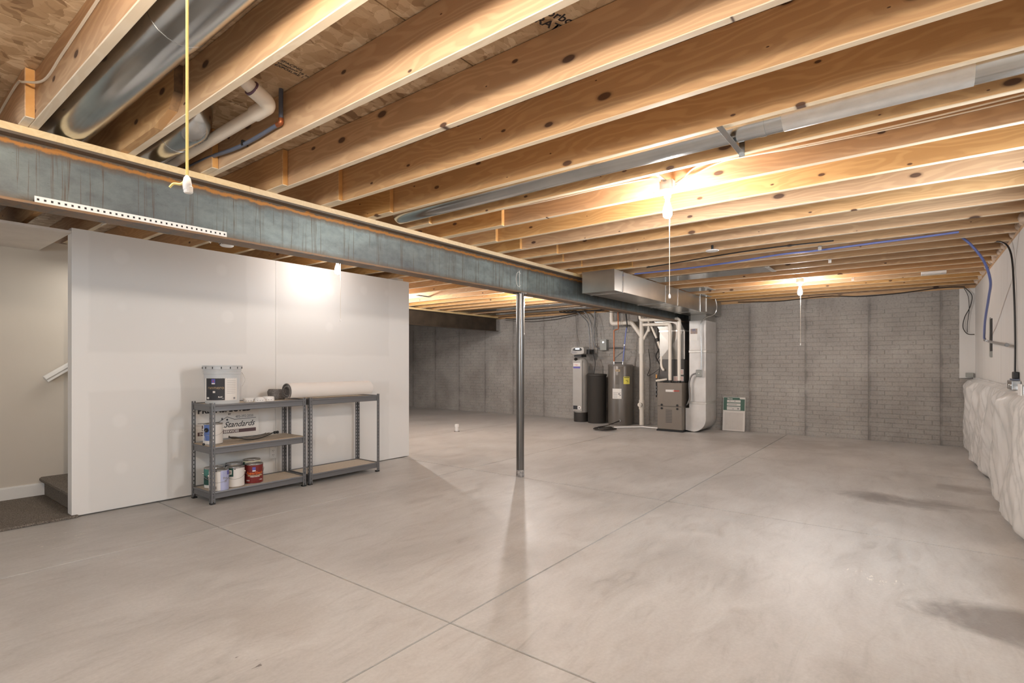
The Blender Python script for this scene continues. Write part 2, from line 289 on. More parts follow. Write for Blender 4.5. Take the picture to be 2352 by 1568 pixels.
m = base('clear_glass', (.9,.95,.95), .05); m.node_tree.nodes['Principled BSDF'].inputs['Transmission Weight'].default_value = .9; M['glass'] = m

# ---------------------------------------------------------------- mesh helpers
def BM(): return bmesh.new()
def box(bm, x0, x1, y0, y1, z0, z1):
    v = [bm.verts.new(p) for p in ((x0,y0,z0),(x1,y0,z0),(x1,y1,z0),(x0,y1,z0),(x0,y0,z1),(x1,y0,z1),(x1,y1,z1),(x0,y1,z1))]
    for f in ((0,3,2,1),(4,5,6,7),(0,1,5,4),(1,2,6,5),(2,3,7,6),(3,0,4,7)): bm.faces.new([v[i] for i in f])
    return v
def bevel(bm, w=.003, seg=1):
    bmesh.ops.bevel(bm, geom=list(bm.edges), offset=w, segments=seg, affect='EDGES', clamp_overlap=True, profile=.5); return bm
def ring_pts(c, t, up, r, n, r2=None):
    t = t.normalized(); a = up.cross(t)
    if a.length < 1e-4: a = Vector((1,0,0)).cross(t)
    a.normalize(); b = t.cross(a)
    return [c + a*math.cos(2*PI*i/n)*r + b*math.sin(2*PI*i/n)*(r2 or r) for i in range(n)]
def smooth_path(pts, sub=6):
    P_ = [Vector(p) for p in pts]
    if sub <= 1 or len(P_) < 3: return P_
    out = []
    for i in range(len(P_)-1):
        p0 = P_[max(i-1,0)]; p1 = P_[i]; p2 = P_[i+1]; p3 = P_[min(i+2,len(P_)-1)]
        for k in range(sub):
            t = k/sub; out.append(.5*((2*p1)+(-p0+p2)*t+(2*p0-5*p1+4*p2-p3)*t*t+(-p0+3*p1-3*p2+p3)*t**3))
    out.append(P_[-1]); return out
def fillet(pts, r, seg=5):
    P_ = [Vector(p) for p in pts]; out = [P_[0]]
    for i in range(1, len(P_)-1):
        a = (P_[i-1]-P_[i]); b = (P_[i+1]-P_[i]); rr = min(r, a.length*.45, b.length*.45)
        s = P_[i]+a.normalized()*rr; e = P_[i]+b.normalized()*rr
        for k in range(seg+1):
            t = k/seg; out.append(s.lerp(P_[i], t).lerp(P_[i].lerp(e, t), t))
    out.append(P_[-1]); return out
def tube(bm, pts, r, n=10, cap=True):
    P_ = [Vector(p) for p in pts]; rings = []; a = None
    for i, p in enumerate(P_):
        t = (P_[min(i+1,len(P_)-1)]-P_[max(i-1,0)]).normalized()
        if a is None:
            a = t.cross(Vector((0,0,1)))
            if a.length < 1e-3: a = t.cross(Vector((1,0,0)))
        a = (a - t*a.dot(t)); a.normalize(); b = t.cross(a)
        rr = r[i] if isinstance(r, (list, tuple)) else r
        rings.append([bm.verts.new(p + a*math.cos(2*PI*k/n)*rr + b*math.sin(2*PI*k/n)*rr) for k in range(n)])
    for i in range(len(rings)-1):
        for k in range(n): bm.faces.new((rings[i][k], rings[i][(k+1)%n], rings[i+1][(k+1)%n], rings[i+1][k]))
    if cap: bm.faces.new(rings[0][::-1]); bm.faces.new(rings[-1])
    return bm
def lathe(bm, prof, c=(0,0,0), n=28, cap=True):
    rings = []
    for r, z in prof: rings.append([bm.verts.new((c[0]+r*math.cos(2*PI*k/n), c[1]+r*math.sin(2*PI*k/n), c[2]+z)) for k in range(n)])
    for i in range(len(rings)-1):
        for k in range(n): bm.faces.new((rings[i][k], rings[i][(k+1)%n], rings[i+1][(k+1)%n], rings[i+1][k]))
    if cap: bm.faces.new(rings[0][::-1]); bm.faces.new(rings[-1])
    return bm
def prism(bm, pts, axis, a0, a1):
    """pts 2-D polygon; axis 'X','Y','Z' is the extrusion axis"""
    def P3(p, a): return {'X': (a, p[0], p[1]), 'Y': (p[0], a, p[1]), 'Z': (p[0], p[1], a)}[axis]
    A = [bm.verts.new(P3(p, a0)) for p in pts]; B = [bm.verts.new(P3(p, a1)) for p in pts]
    bm.faces.new(A); bm.faces.new(B[::-1]); n = len(pts)
    for i in range(n): bm.faces.new((A[i], B[i], B[(i+1)%n], A[(i+1)%n]))
    bmesh.ops.recalc_face_normals(bm, faces=bm.faces); return bm
def cpatch(bm, c, r, z0, z1, a0, a1, n=14):
    prev = None
    for k in range(n+1):
        a = math.radians(a0+(a1-a0)*k/n); q = (bm.verts.new((c[0]+r*math.cos(a), c[1]+r*math.sin(a), z0)), bm.verts.new((c[0]+r*math.cos(a), c[1]+r*math.sin(a), z1)))
        if prev: bm.faces.new((prev[0], q[0], q[1], prev[1]))
        prev = q
    return bm
def obj(name, bm, m, parent=None, smooth=False, rel=None):
    """link bm as one object; when parent is an Empty the mesh (in world coordinates) is shifted to the parent's origin"""
    if isinstance(bm, bmesh.types.BMesh):
        bmesh.ops.recalc_face_normals(bm, faces=bm.faces)
        me = bpy.data.meshes.new(name); bm.to_mesh(me); bm.free()
    else: me = bm
    ms = m if isinstance(m, (list, tuple)) else [m]
    if not me.materials:
        for k in ms: me.materials.append(k)
    if smooth:
        for p in me.polygons: p.use_smooth = True
        try: me.set_sharp_from_angle(angle=math.radians(38))
        except Exception: pass
    o = bpy.data.objects.new(name, me); COL.objects.link(o)
    if parent is not None:
        o.parent = parent
        w = Vector((0,0,0)); q = parent
        while q is not None: w += q.location; q = q.parent
        if rel is None and w.length > 0: me.transform(Matrix.Translation(-w))
    if rel is not None: o.location = rel
    return o
def tag(o, label, cat, group=None, kind=None):
    o['label'] = label; o['category'] = cat
    if group: o['group'] = group
    if kind: o['kind'] = kind
    return o
def thing(name, label, cat, loc, group=None):
    o = bpy.data.objects.new(name, None); COL.objects.link(o); o.location = loc; o.empty_display_size = .1
    return tag(o, label, cat, group)
def struct(name, bm, m, label=None, parent=None):
    o = obj(name, bm, m, parent); o['kind'] = 'structure'
    if label: o['label'] = label
    return o
def text_mesh(s, size, shear=0., align='LEFT', bold=0., space=1.):
    cu = bpy.data.curves.new('lettering', 'FONT'); cu.body = s; cu.size = size; cu.shear = shear; cu.align_x = align; cu.offset = bold; cu.resolution_u = 3; cu.space_character = space
    cu.extrude = 0
    o = bpy.data.objects.new('lettering', cu); COL.objects.link(o); bpy.context.view_layer.update()
    me = bpy.data.meshes.new_from_object(o.evaluated_get(bpy.context.evaluated_depsgraph_get()))
    bpy.data.objects.remove(o); bpy.data.curves.remove(cu); return me
def text_flat(parent, s, size, org, right, up, m, shear=0., align='LEFT', bold=0., space=1., sx=1.):
    me = text_mesh(s, size, shear, align, bold, space); R_ = Vector(right); U_ = Vector(up); O = Vector(org)
    for v in me.vertices: v.co = O + R_*v.co.x*sx + U_*v.co.y
    me.materials.clear(); return obj('lettering', me, m, parent)
def text_cyl(parent, s, size, c, r, z, a, m, shear=0., align='CENTER', bold=0., space=1.):
    me = text_mesh(s, size, shear, align, bold, space)
    for v in me.vertices:
        an = math.radians(a)+v.co.x/r; v.co = Vector((c[0]+r*math.cos(an), c[1]+r*math.sin(an), z+v.co.y))
    me.materials.clear(); return obj('lettering', me, m, parent)

ZJ = 2.42; ZD = 2.655           # joist underside, deck underside
XB = 10.40; YR = -.72; YL = 11.9; XR = -2.7
# ---------------------------------------------------------------- floor: slabs between tooled joints
fl = struct('floor', (lambda b: (box(b, XR-.2, XB+.2, YR-.2, YL+.2, -.15, -.012), b)[1])(BM()), M['joint'], 'grey troweled concrete basement floor with tooled joints')
xs = [XR-.2, -.99, 1.842, 4.674, 7.55, XB+.2]; ys = [YR-.2, 1.785, 4.235, 6.75, 9.2, YL+.2]
for i in range(5):
    for j in range(5):
        b = BM(); g = .0022; box(b, xs[i]+g, xs[i+1]-g, ys[j]+g, ys[j+1]-g, -.012, 0)
        top = [e for e in b.edges if all(v.co.z > -.001 for v in e.verts)]
        bmesh.ops.bevel(b, geom=top, offset=.003, segments=2, affect='EDGES')
        obj('slab', b, M['slab'], fl)
# ---------------------------------------------------------------- ceiling: deck, strand board panels, joists
ce = struct('ceiling', (lambda b: (box(b, XR-.2, XB+.3, YR-.3, YL+.2, ZD+.02, ZD+.04), b)[1])(BM()), M['joint'], 'open joist ceiling under strand board subfloor')
pm = None
for j in range(-2, 9):
    y0 = 1.65 + 1.25*j
    if y0 > YL or y0+1.25 < YR: continue
    for i in range(6):
        x0 = XR-.3 + 2.44*i - (1.22 if j % 2 else 0)
        b = BM(); box(b, max(x0, XR-.2)+.002, min(x0+2.44, XB+.2)-.002, max(y0, YR-.25)+.0035, min(y0+1.25, YL+.2)-.0035, ZD, ZD+.018)
        if min(x0+2.44, XB+.2) - max(x0, XR-.2) > .1: obj('subfloor_panel', b, M['osb'], ce)
def joist_mesh(L_, h=.233, t=.038):
    b = BM(); box(b, -t, 0, 0, L_, 0, h); bevel(b, .003); me = bpy.data.meshes.new('joist'); b.to_mesh(me); b.free(); return me
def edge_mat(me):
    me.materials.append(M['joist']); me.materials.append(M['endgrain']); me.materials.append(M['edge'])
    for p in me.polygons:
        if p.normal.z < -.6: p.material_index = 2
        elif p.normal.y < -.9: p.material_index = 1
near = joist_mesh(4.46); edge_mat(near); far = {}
lapY = {0:3.326, 1:2.726, 2:3.312, 3:3.263, 4:3.257, 5:3.195, 6:3.199, 7:2.755, 8:3.157, 9:3.176, 10:3.0, 11:3.184, 12:3.181, 13:2.712}
for k in range(-8, 24):
    x = .65 + .4125*k
    if x > XB-.05 or x-.04 < XR: continue
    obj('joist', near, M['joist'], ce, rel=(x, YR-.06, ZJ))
    ly = lapY.get(k, 3.15 + .05*((k*7) % 3))
    if k == 1: continue
    key = round(ly, 3)
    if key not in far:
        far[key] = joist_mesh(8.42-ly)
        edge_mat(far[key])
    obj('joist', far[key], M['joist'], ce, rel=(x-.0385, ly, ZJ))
# the wane-edged lap joist and its neighbours past the second beam
b = BM(); prism(b, [(2.73, ZJ+.233), (2.73, ZJ+.10), (2.79, ZJ+.035), (2.98, ZJ), (8.42, ZJ), (8.42, ZJ+.233)], 'X', 1.0625-.0765, 1.0625-.0385)
o = obj('joist', b, [M['joist'], M['bark']], ce)
for p in o.data.polygons:
    if p.normal.y < -.5: p.material_index = 1
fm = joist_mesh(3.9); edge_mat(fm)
for k in range(6, 24):
    x = .65 + .4125*k
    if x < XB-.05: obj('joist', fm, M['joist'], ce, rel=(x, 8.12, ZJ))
# ---------------------------------------------------------------- back wall of brick-pattern concrete
wb = struct('wall_back', (lambda b: (box(b, XB, XB+.2, YR-.2, YL+.2, -.02, ZJ-.04), b)[1])(BM()), M['brick'], 'poured concrete back wall cast with a brick pattern')
b = BM(); box(b, XB-.02, XB+.16, YR-.1, YL, ZJ-.04, ZJ); obj('sill_plate', b, M['joist'], wb)
b = BM(); box(b, XB+.04, XB+.08, YR-.1, YL, ZJ, ZD); obj('rim_joist', b, M['joist'], wb)
BH = .0735; bricks = []
for pnl in range(-1, 14):
    y0 = -.33 + .915*pnl
    for rrow in range(0, 32):
        off = (rrow % 3) * .1
        cuts = [0] + [c_ for c_ in (off, off+.3, off+.6) if .03 < c_ < .885] + [.905]
        for i in range(len(cuts)-1):
            a_, e_ = y0+.006+cuts[i]+.003, y0+.006+cuts[i+1]-.003
            a_ = max(a_, YR+.02); e_ = min(e_, YL-.02)
            if e_-a_ < .03: continue
            # top of the pours is washed smooth in places
            if rrow > 26 and noise.noise(Vector((a_*1.7, rrow*.21, 3))) > .05: continue
            bricks.append((a_, e_, .012+rrow*BH, .012+(rrow+1)*BH-.007))
def brick(bm, a_, e_, z0, z1):
    d_ = .0045+.003*random.random(); x = XB-d_; i_ = .003
    v = [bm.verts.new(p) for p in ((XB+.001,a_,z0),(XB+.001,e_,z0),(XB+.001,e_,z1),(XB+.001,a_,z1),(x,a_+i_,z0+i_),(x,e_-i_,z0+i_),(x,e_-i_,z1-i_),(x,a_+i_,z1-i_))]
    for f in ((4,7,6,5),(0,4,5,1),(1,5,6,2),(2,6,7,3),(3,7,4,0)): bm.faces.new([v[q] for q in f])
bricks.sort(key=lambda q: (0 if (q[0] < 2.45 and q[1]-q[0] > .25) else 1, q[0]))
for q in bricks[:290]:
    b = BM(); brick(b, *q); obj('brick', b, M['brick'], wb)
b = BM()
for q in bricks[290:]: brick(b, *q)
o = obj('brickwork', b, M['brick'], wb); o['kind'] = 'stuff'
# ---------------------------------------------------------------- right wall: foam boards over concrete, spray foam at the joist ends
WX0, WX1, WZ0, WZ1 = 3.57, 4.53, 1.46, 2.24
wr = struct('wall_right', (lambda b: (box(b, XR-.2, WX0, YR-.2, YR-.012, -.02, ZJ), box(b, WX1, XB+.2, YR-.2, YR-.012, -.02, ZJ), box(b, WX0, WX1, YR-.2, YR-.012, -.02, WZ0), box(b, WX0, WX1, YR-.2, YR-.012, WZ1, ZJ), b)[-1])(BM()), M['foam'], 'right wall faced with white foam board')
x = XR
while x < XB:
    xa, xb = x+.0015, min(x+1.2, XB)-.0015
    for (p0, p1, q0, q1) in ((xa, min(xb, WX0), 0, ZJ-.035), (max(xa, WX1), xb, 0, ZJ-.035), (max(xa, WX0), min(xb, WX1), 0, WZ0), (max(xa, WX0), min(xb, WX1), WZ1, ZJ-.035)):
        if p1-p0 > .01: b = BM(); box(b, p0, p1, YR-.012, YR, q0, q1); obj('foam_board', b, M['foam'], wr)
    x += 1.2
struct('window_2', (lambda b: (box(b, WX0, WX0+.03, YR-.18, YR-.02, WZ0, WZ1), box(b, WX1-.03, WX1, YR-.18, YR-.02, WZ0, WZ1), box(b, WX0+.03, WX1-.03, YR-.18, YR-.02, WZ0, WZ0+.03), box(b, WX0+.03, WX1-.03, YR-.18, YR-.02, WZ1-.03, WZ1), b)[-1])(BM()), M['white_trim'], 'white frame of the small high basement window outside the view')
b = BM(); box(b, XR, XB, YR-.2, YR+.0, ZJ-.035, ZJ); obj('sill_plate', b, M['joist'], wr)
b = BM(); box(b, XR, XB+.2, YR-.12, YR-.08, ZJ, ZD); obj('rim_joist', b, M['joist'], wr)
b = BM()
for k in range(-8, 24):
    x = .65+.4125*k
    if x > XB-.3: continue
    for q in range(5):
        cx_ = x+.05+.07*q; r_ = .035+.025*random.random()
        bmesh.ops.create_icosphere(b, subdivisions=2, radius=r_, matrix=Matrix.Translation((cx_, YR-.03+.02*random.random(), ZJ+.02+.05*random.random())))
o = obj('spray_foam', b, M['spray'], wr, True); o['kind'] = 'stuff'
b = BM(); box(b, XB-.03, XB-.008, YR, -.54, 1.04, ZJ-.04); obj('foam_board', b, M['foam'], wr)
# ---------------------------------------------------------------- remaining shell
struct('wall_left', (lambda b: (box(b, 4.9, XB+.2, YL, YL+.2, -.02, ZJ), b)[1])(BM()), M['brick'], 'far left concrete wall behind the partition')
wf = struct('wall_front', (lambda b: (box(b, XR-.2, XR, YR-.2, -.65, -.02, ZD), box(b, XR-.2, XR, 3.45, 7.2, -.02, ZD), box(b, XR-.2, XR, -.65, 3.45, 2.15, ZD), box(b, XR-.2, XR, -.65, 3.45, -.02, 1.34), b)[-1])(BM()), M['drywall'], 'wall behind the photographer with a long high window added for fill light')
w1 = struct('fill_window_1', (lambda b: (box(b, XR-.16, XR-.04, -.65, -.61, 1.34, 2.15), box(b, XR-.16, XR-.04, 3.41, 3.45, 1.34, 2.15), box(b, XR-.16, XR-.04, 1.38, 1.42, 1.38, 2.11), box(b, XR-.16, XR-.04, -.61, 3.41, 2.11, 2.15), box(b, XR-.16, XR-.04, -.61, 3.41, 1.34, 1.38), b)[-1])(BM()), M['white_trim'], 'white frame of the long high window added for fill light')  # out-of-view opening, added and shaped to let fill light in
struct('wall_near_left', (lambda b: (box(b, XR-.2, -.5, 5.44, 5.56, -.02, ZJ-.05), b)[1])(BM()), M['drywall'], 'drywall beside the stair opening, outside the view')
# partition with its drywall end
wp = struct('wall_partition', (lambda b: (box(b, 1.236, 4.80, 5.452, 5.54, .008, 2.345), b)[1])(BM()), M['drywall'], 'white taped drywall partition hiding the stairs')
for x0, x1 in ((1.222, 2.94), (2.943, 4.815)):
    b = BM(); box(b, x0, x1, 5.44, 5.452, .014, 2.36); obj('drywall_sheet', b, M['drywall'], wp)
b = BM(); box(b, 1.222, 1.236, 5.453, 5.55, .014, 2.36); obj('corner_bead', b, M['white_trim'], wp)
b = BM(); box(b, 4.80, 4.815, 5.453, 5.54, .014, 2.36); obj('drywall_end', b, M['drywall'], wp)
sw = struct('wall_stairwell', (lambda b: (box(b, -.6, 4.8, 6.53, 6.64, -.02, ZJ-.01), box(b, -.62, -.5, 5.44, 6.64, -.02, ZJ-.01), box(b, 4.7, 4.8, 5.54, 6.53, -.02, ZJ-.01), b)[-1])(BM()), M['paint_wall'], 'warm beige painted wall of the stairwell')
b = BM(); box(b, -.5, 1.220, 5.44, 6.53, 2.315, 2.335); obj('soffit', b, M['knock'], sw)
struct('baseboard_stairwell', (lambda b: (box(b, -.5, 1.262, 6.514, 6.53, .02, .125), box(b, -.5, 1.262, 6.518, 6.53, .125, .135), b)[-1])(BM()), M['white_trim'], 'white baseboard on the stairwell wall')
b = BM(); box(b, -.5, 1.262, 5.415, 6.528, .001, .022); bevel(b, .006, 2); struct('floor_landing', b, M['carpet'], 'brown flecked carpet on the stair landing')
st = thing('staircase', 'brown carpeted stair step rising behind the drywall partition', 'stairs', (1.26, 5.99, .0))
for i in range(3):
    b = BM(); x0 = 1.262+.26*i; z1 = .19*(i+1)
    prof = [(x0+.25, 0), (x0+.004, 0), (x0+.002, z1-.05), (x0-.022, z1-.045), (x0-.036, z1-.028), (x0-.034, z1-.010), (x0-.02, z1), (x0+.25, z1)]
    prism(b, prof, 'Y', 5.555, 6.526); obj('step', b, M['carpet'], st)
hr = thing('handrail', 'white moulded handrail sloping up the stairwell wall', 'handrail', (1.26, 6.45, 1.10))
a_ = Vector((1.275, 6.455, 1.085)); e_ = a_ + Vector((1.6, 0, 1.15)); t_ = (e_-a_).normalized(); n_ = Vector((-t_.z, 0, t_.x))
b = BM(); pr = [(-.020,.0),(-.020,.018),(-.032,.030),(-.030,.052),(-.012,.062),(.012,.062),(.030,.052),(.032,.030),(.020,.018),(.020,0)]
A = [b.verts.new(a_+Vector((0,1,0))*p[0]+n_*p[1]) for p in pr]; B2 = [b.verts.new(e_+Vector((0,1,0))*p[0]+n_*p[1]) for p in pr]
b.faces.new(A); b.faces.new(B2[::-1])
for i in range(len(pr)): b.faces.new((A[i], B2[i], B2[(i+1)%len(pr)], A[(i+1)%len(pr)]))
obj('rail', b, M['white_trim'], hr)
b = BM(); q = a_+t_*.35; tube(b, fillet([q, q+Vector((0,0,-.05)), q+Vector((0,.073,-.07))], .02), .008); obj('bracket', b, M['tin'], hr)

# ---------------------------------------------------------------- steel beams and posts
def ibeam(name, label, x0, x1, yc, z0, z1, hw, mt, plate):
    t = thing(name, label, 'beam', ((x0+x1)/2, yc, z0)); f = .013; w = .004
    b = BM(); prism(b, [(yc-hw,z0),(yc+hw,z0),(yc+hw,z0+f),(yc+w+.008,z0+f),(yc+w,z0+f+.012),(yc+w,z1-f-.012),(yc+w+.008,z1-f),(yc+hw,z1-f),(yc+hw,z1),(yc-hw,z1),(yc-hw,z1-f),(yc-w-.008,z1-f),(yc-w,z1-f-.012),(yc-w,z0+f+.012),(yc-w-.008,z0+f),(yc-hw,z0+f)], 'X', x0, x1)
    obj('beam_body', b, mt, t)
    cut = plate
    for i in range(len(cut)-1):
        b = BM(); box(b, cut[i]+.001, cut[i+1]-.001, yc-hw+.002*(i%2), yc+hw-.003, z1, ZJ-.0005); bevel(b, .002); obj('nailer_plate', b, M['plate'], t)
    return t
YB = 3.54; HW = .075
bt = ibeam('steel_beam', 'long blue-grey rust-streaked steel beam carrying the joists', -2.6, 10.37, YB, 2.045, 2.382, HW, M['beam'], [-2.6, 1.70, 5.83, 10.3])
b = BM(); pts = []
for k in range(26):
    a = math.radians(52+256*k/25); pts.append((4.75+.052*math.cos(a), YB-.0055, 2.205+.083*math.sin(a)))
tube(b, pts, .0022, 5); tube(b, [(4.765, YB-.0055, 2.115), (4.765, YB-.0055, 2.305)], .0025, 5); obj('chalk_mark', b, M['chalk'], bt)
ib2 = ibeam('steel_beam', 'short dark brown steel beam beyond the partition', 4.86, 10.2, 8.30, 2.06, 2.382, .075, M['beam_dark'], [4.86, 7.6, 10.2])
ib2.children[0]['label'] = 'bare brown steel'
sp = thing('steel_post', 'round dark steel post under the beam, middle of the room', 'post', (4.715, 3.49, 0))
b = BM(); tube(b, [(4.715,3.49,.012),(4.715,3.49,2.035)], .0435, 32); obj('pipe', b, M['post_steel'], sp, True)
b = BM(); box(b, 4.66, 4.77, 3.44, 3.55, 2.035, 2.0445); obj('cap_plate', b, M['post_steel'], sp)
b = BM(); lathe(b, [(.046,0),(.047,.01),(.045,.05),(.0437,.075)], (4.715,3.49,0), 32); obj('base_sleeve', b, noisy('scuffed_paint', (.10,.09,.09), (.50,.47,.44), 26, .6), sp, True)
# perforated strip lying on the lower flange
ps = thing('perforated_strip', 'white perforated metal strip resting on the beam flange', 'metal strip', (1.07, 3.47, 2.058))
b = BM(); x0, x1 = .635, 1.555; n = 34; zc = 2.062; hh = .026; yf = 3.472
pitch = (x1-x0)/n
box(b, x0, x1, yf, yf+.002, zc-.003, zc+.007); box(b, x0, x1, yf, yf+.002, zc+.018, zc+.028)
for i in range(n+1):
    xc = x0+pitch*i; box(b, max(x0, xc-pitch/2+.005), min(x1, xc+pitch/2-.005), yf, yf+.002, zc+.007, zc+.018)
obj('face', b, M['plastic_white'], ps)
b = BM(); box(b, x0, x1, yf+.002, yf+.028, zc-.003, zc-.001); obj('foot', b, M['plastic_white'], ps)
b = BM(); box(b, x0, x1, yf+.0025, yf+.003, zc+.006, zc+.019); obj('shadow_back', b, M['black'], ps)['label'] = 'black sheet for the shade behind the holes'  # black sheet put in as the shade seen through the holes

# ---------------------------------------------------------------- pull-chain bulbs
def bulb(label, x, y, zb, zend, cord='white', m_bulb='bulb', box_h=.055):
    t = thing('bulb_fixture', label, 'light fixture', (x, y, zb), 'bare bulb pull-cord fixtures')
    b = BM(); lathe(b, [(.047,.0),(.049,.004),(.049,box_h),(.045,box_h+.003)], (x,y,zb), 24)
    for a in (0, 2.1, 4.2): box(b, x+.045*math.cos(a)-.006, x+.045*math.cos(a)+.006, y+.045*math.sin(a)-.006, y+.045*math.sin(a)+.006, zb+.01, zb+box_h+.006)
    obj('outlet_box', b, M['plastic_white'], t, True)
    sft = .0385 if y > 3.6 else 0; xl = .65+.4125*math.floor((x+sft-.65)/.4125)-sft; b = BM(); box(b, xl, xl+.4125-.038, y-.012, y+.012, zb+box_h-.006, zb+box_h-.001); obj('hanger_bar', b, M['galv'], t)
    b = BM(); lathe(b, [(.022,-.048),(.024,-.03),(.032,-.02),(.05,-.012),(.056,-.006),(.056,0),(.05,.001)], (x,y,zb), 32); obj('lampholder', b, M['porcelain'], t, True)
    zc = zb-.155
    b = BM(); lathe(b, [(.013,.105),(.013,.082),(.016,.07),(.024,.045),(.0295,.02),(.030,.004),(.028,-.012),(.021,-.024),(.010,-.030),(.001,-.031)], (x,y,zc+.0), 24); obj('light_bulb', b, M[m_bulb], t, True)
    b = BM(); tube(b, [(x+.034,y,zb-.02),(x+.036,y,zc),(x+.036,y,zend+.02)], .0022 if cord == 'white' else .0026, 6); c_ = obj('pull_cord', b, M['wire_white'] if cord == 'white' else M['string'], t)
    b = BM(); lathe(b, [(.002,.022),(.006,.016),(.008,.004),(.007,-.006),(.003,-.010)], (x+.036,y,zend), 12); obj('knob', b, M['plastic_white'], c_, True)
    return t
bulb('lit bare bulb nearest the camera right, white cord hanging', 3.40, 1.30, 2.405, 1.70, m_bulb='bulb_front')
bulb('lit bare bulb near the brick back wall with hanging cord', 8.31, 1.27, 2.40, 1.52, box_h=.04, m_bulb='bulb_far')
bulb('lit bare bulb over the shelving, in front of the white partition', 3.35, 4.92, 2.40, 1.72, box_h=.05, m_bulb='bulb_dim')
bulb('lit bare bulb hidden behind the round steel post', 7.13, 5.22, 2.385, 1.75, box_h=.04)
bulb('lit bare bulb behind the white partition in the far room', 5.9, 7.5, 2.40, 1.75, box_h=.04, m_bulb='bulb_back')
t = bulb('bulb above the frame with thick yellow string hanging down past the beam', .384, 1.10, 2.385, 1.592, cord='yellow', m_bulb='bulb_strong')
# knot and tail of the yellow string
b = BM(); x, y, z = .420, 1.10, 1.592
tube(b, smooth_path([(x,y,z+.02),(x-.008,y+.004,z+.004),(x-.02,y+.008,z+.002),(x-.026,y+.01,z-.006)], 4), .0022, 6); obj('string_tail', b, M['string'], t)
b = BM(); lathe(b, [(.0065,-.006),(.008,-.004),(.008,.006),(.0065,.008),(.005,.006),(.005,-.005)], (x+.002,y,z-.006), 14); obj('cord_ring', b, M['porcelain'], t)

# ---------------------------------------------------------------- round ducts, pipes and cables in the joist bays
def pipe_thing(name, label, cat, loc, parts, group=None):
    t = thing(name, label, cat, loc, group)
    for nm, pts, r, mt in parts:
        b = BM(); tube(b, pts, r, 20); obj(nm, b, mt, t, True)
    return t
def hoops(pts): return pts
pipe_thing('round_duct', 'wide shiny round duct in the joist bay at the upper left', 'duct', (.775, 2, 2.53),
    [('duct_pipe', [(.785,-.7,2.53),(.785,2.2,2.53)], .112, M['galv']), ('duct_pipe', [(.785,2.15,2.53),(.785,5.2,2.53)], .110, M['galv']),
     ('seam_ring', [(.785,2.13,2.53),(.785,2.18,2.53)], .1135, M['galv'])])
t = pipe_thing('round_duct', 'grey duct elbow behind the yellow string above the beam', 'duct', (1.19, 3.6, 2.53),
    [('duct_pipe', [(1.19,5.2,2.515),(1.19,3.28,2.515)], .078, M['galv']), ('elbow', fillet([(1.19,3.28,2.515),(1.19,3.02,2.515),(1.19,3.0,2.65)], .11, 6), .08, M['galv']), ('seam_ring', [(1.19,3.26,2.515),(1.19,3.30,2.515)], .082, M['galv'])])
t = pipe_thing('round_duct', 'long silver round duct in the bay beside the front bulb', 'duct', (2.93, 1.4, 2.5),
    [('duct_pipe', [(2.925,3.42,2.498),(2.925,.80,2.498)], .074, M['galv']), ('duct_pipe', [(2.925,.80,2.498),(2.925,-.70,2.498)], .0745, M['galv']),
     ('tape_wrap', [(2.925,.52,2.498),(2.925,-.20,2.498)], .0762, M['foil']), ('seam_ring', [(2.925,.60,2.498),(2.925,.63,2.498)], .0775, M['galv'])])
hb = thing('duct_hanger', 'bent silver strap screwed across the joists under the duct', 'bracket', (2.85, .757, 2.41))
b = BM(); box(b, 2.66, 3.085, .742, .772, 2.412, 2.4155); box(b, 3.083, 3.0865, .742, .772, 2.40, 2.50); bevel(b, .0008); obj('strap', b, M['galv'], hb)
b = BM(); tube(b, [(3.078,.757,2.44),(3.083,.757,2.44)], .006, 10); obj('screw', b, M['tin'], hb)
pv = thing('drain_pipe', 'cream plastic drain pipe with elbow under the subfloor', 'pipe', (1.31, 3.4, 2.5))
b = BM(); tube(b, [(1.31,4.9,2.49),(1.31,2.55,2.505)], .030, 20); obj('pipe', b, M['pvc'], pv, True)
b = BM(); tube(b, fillet([(1.31,2.62,2.505),(1.31,2.47,2.507),(1.21,2.45,2.535)], .06, 6), .037, 20); obj('elbow', b, M['pvc'], pv, True)
b = BM(); tube(b, [(1.225,2.453,2.53),(1.12,2.43,2.575)], .030, 20); obj('pipe', b, M['pvc'], pv, True)
b = BM(); tube(b, fillet([(1.15,2.437,2.562),(1.115,2.428,2.585),(1.112,2.425,2.66)], .03, 5), .037, 20); obj('elbow', b, M['pvc'], pv, True)
b = BM(); tube(b, [(1.213,2.451,2.535),(1.206,2.4495,2.538)], .0378, 20); obj('primer_ring', b, M['pvc_purple'], pv)['label'] = 'purple primer ring'
text_flat(pv, 'BLE 40 PVC ASTM', .022, (1.276, 3.25, 2.50), (0,-1,0), (.35,0,-.93), M['ink_grey'])
bl = thing('water_line', 'slate blue plastic water line on the joist face beside the cream drain', 'pipe', (1.43, 3, 2.5))
b = BM(); tube(b, [(1.415,2.565,2.66),(1.415,2.565,2.50)], .011, 12); obj('riser', b, M['pex_grey'], bl, True)
b = BM(); tube(b, fillet([(1.415,2.565,2.505),(1.415,2.565,2.482),(1.415,2.60,2.482)], .015), .013, 12); obj('elbow', b, M['copper'], bl, True)
b = BM(); tube(b, smooth_path([(1.415,2.59,2.482),(1.413,3.0,2.470),(1.405,3.55,2.50),(1.40,4.8,2.50)], 5), .011, 12); obj('pipe', b, M['pex_grey'], bl, True)
for yy in (2.95, 3.55): b = BM(); box(b, 1.40, 1.432, yy-.008, yy+.008, 2.462 if yy < 3 else 2.485, 2.49 if yy < 3 else 2.513); obj('clip', b, M['black'], bl)
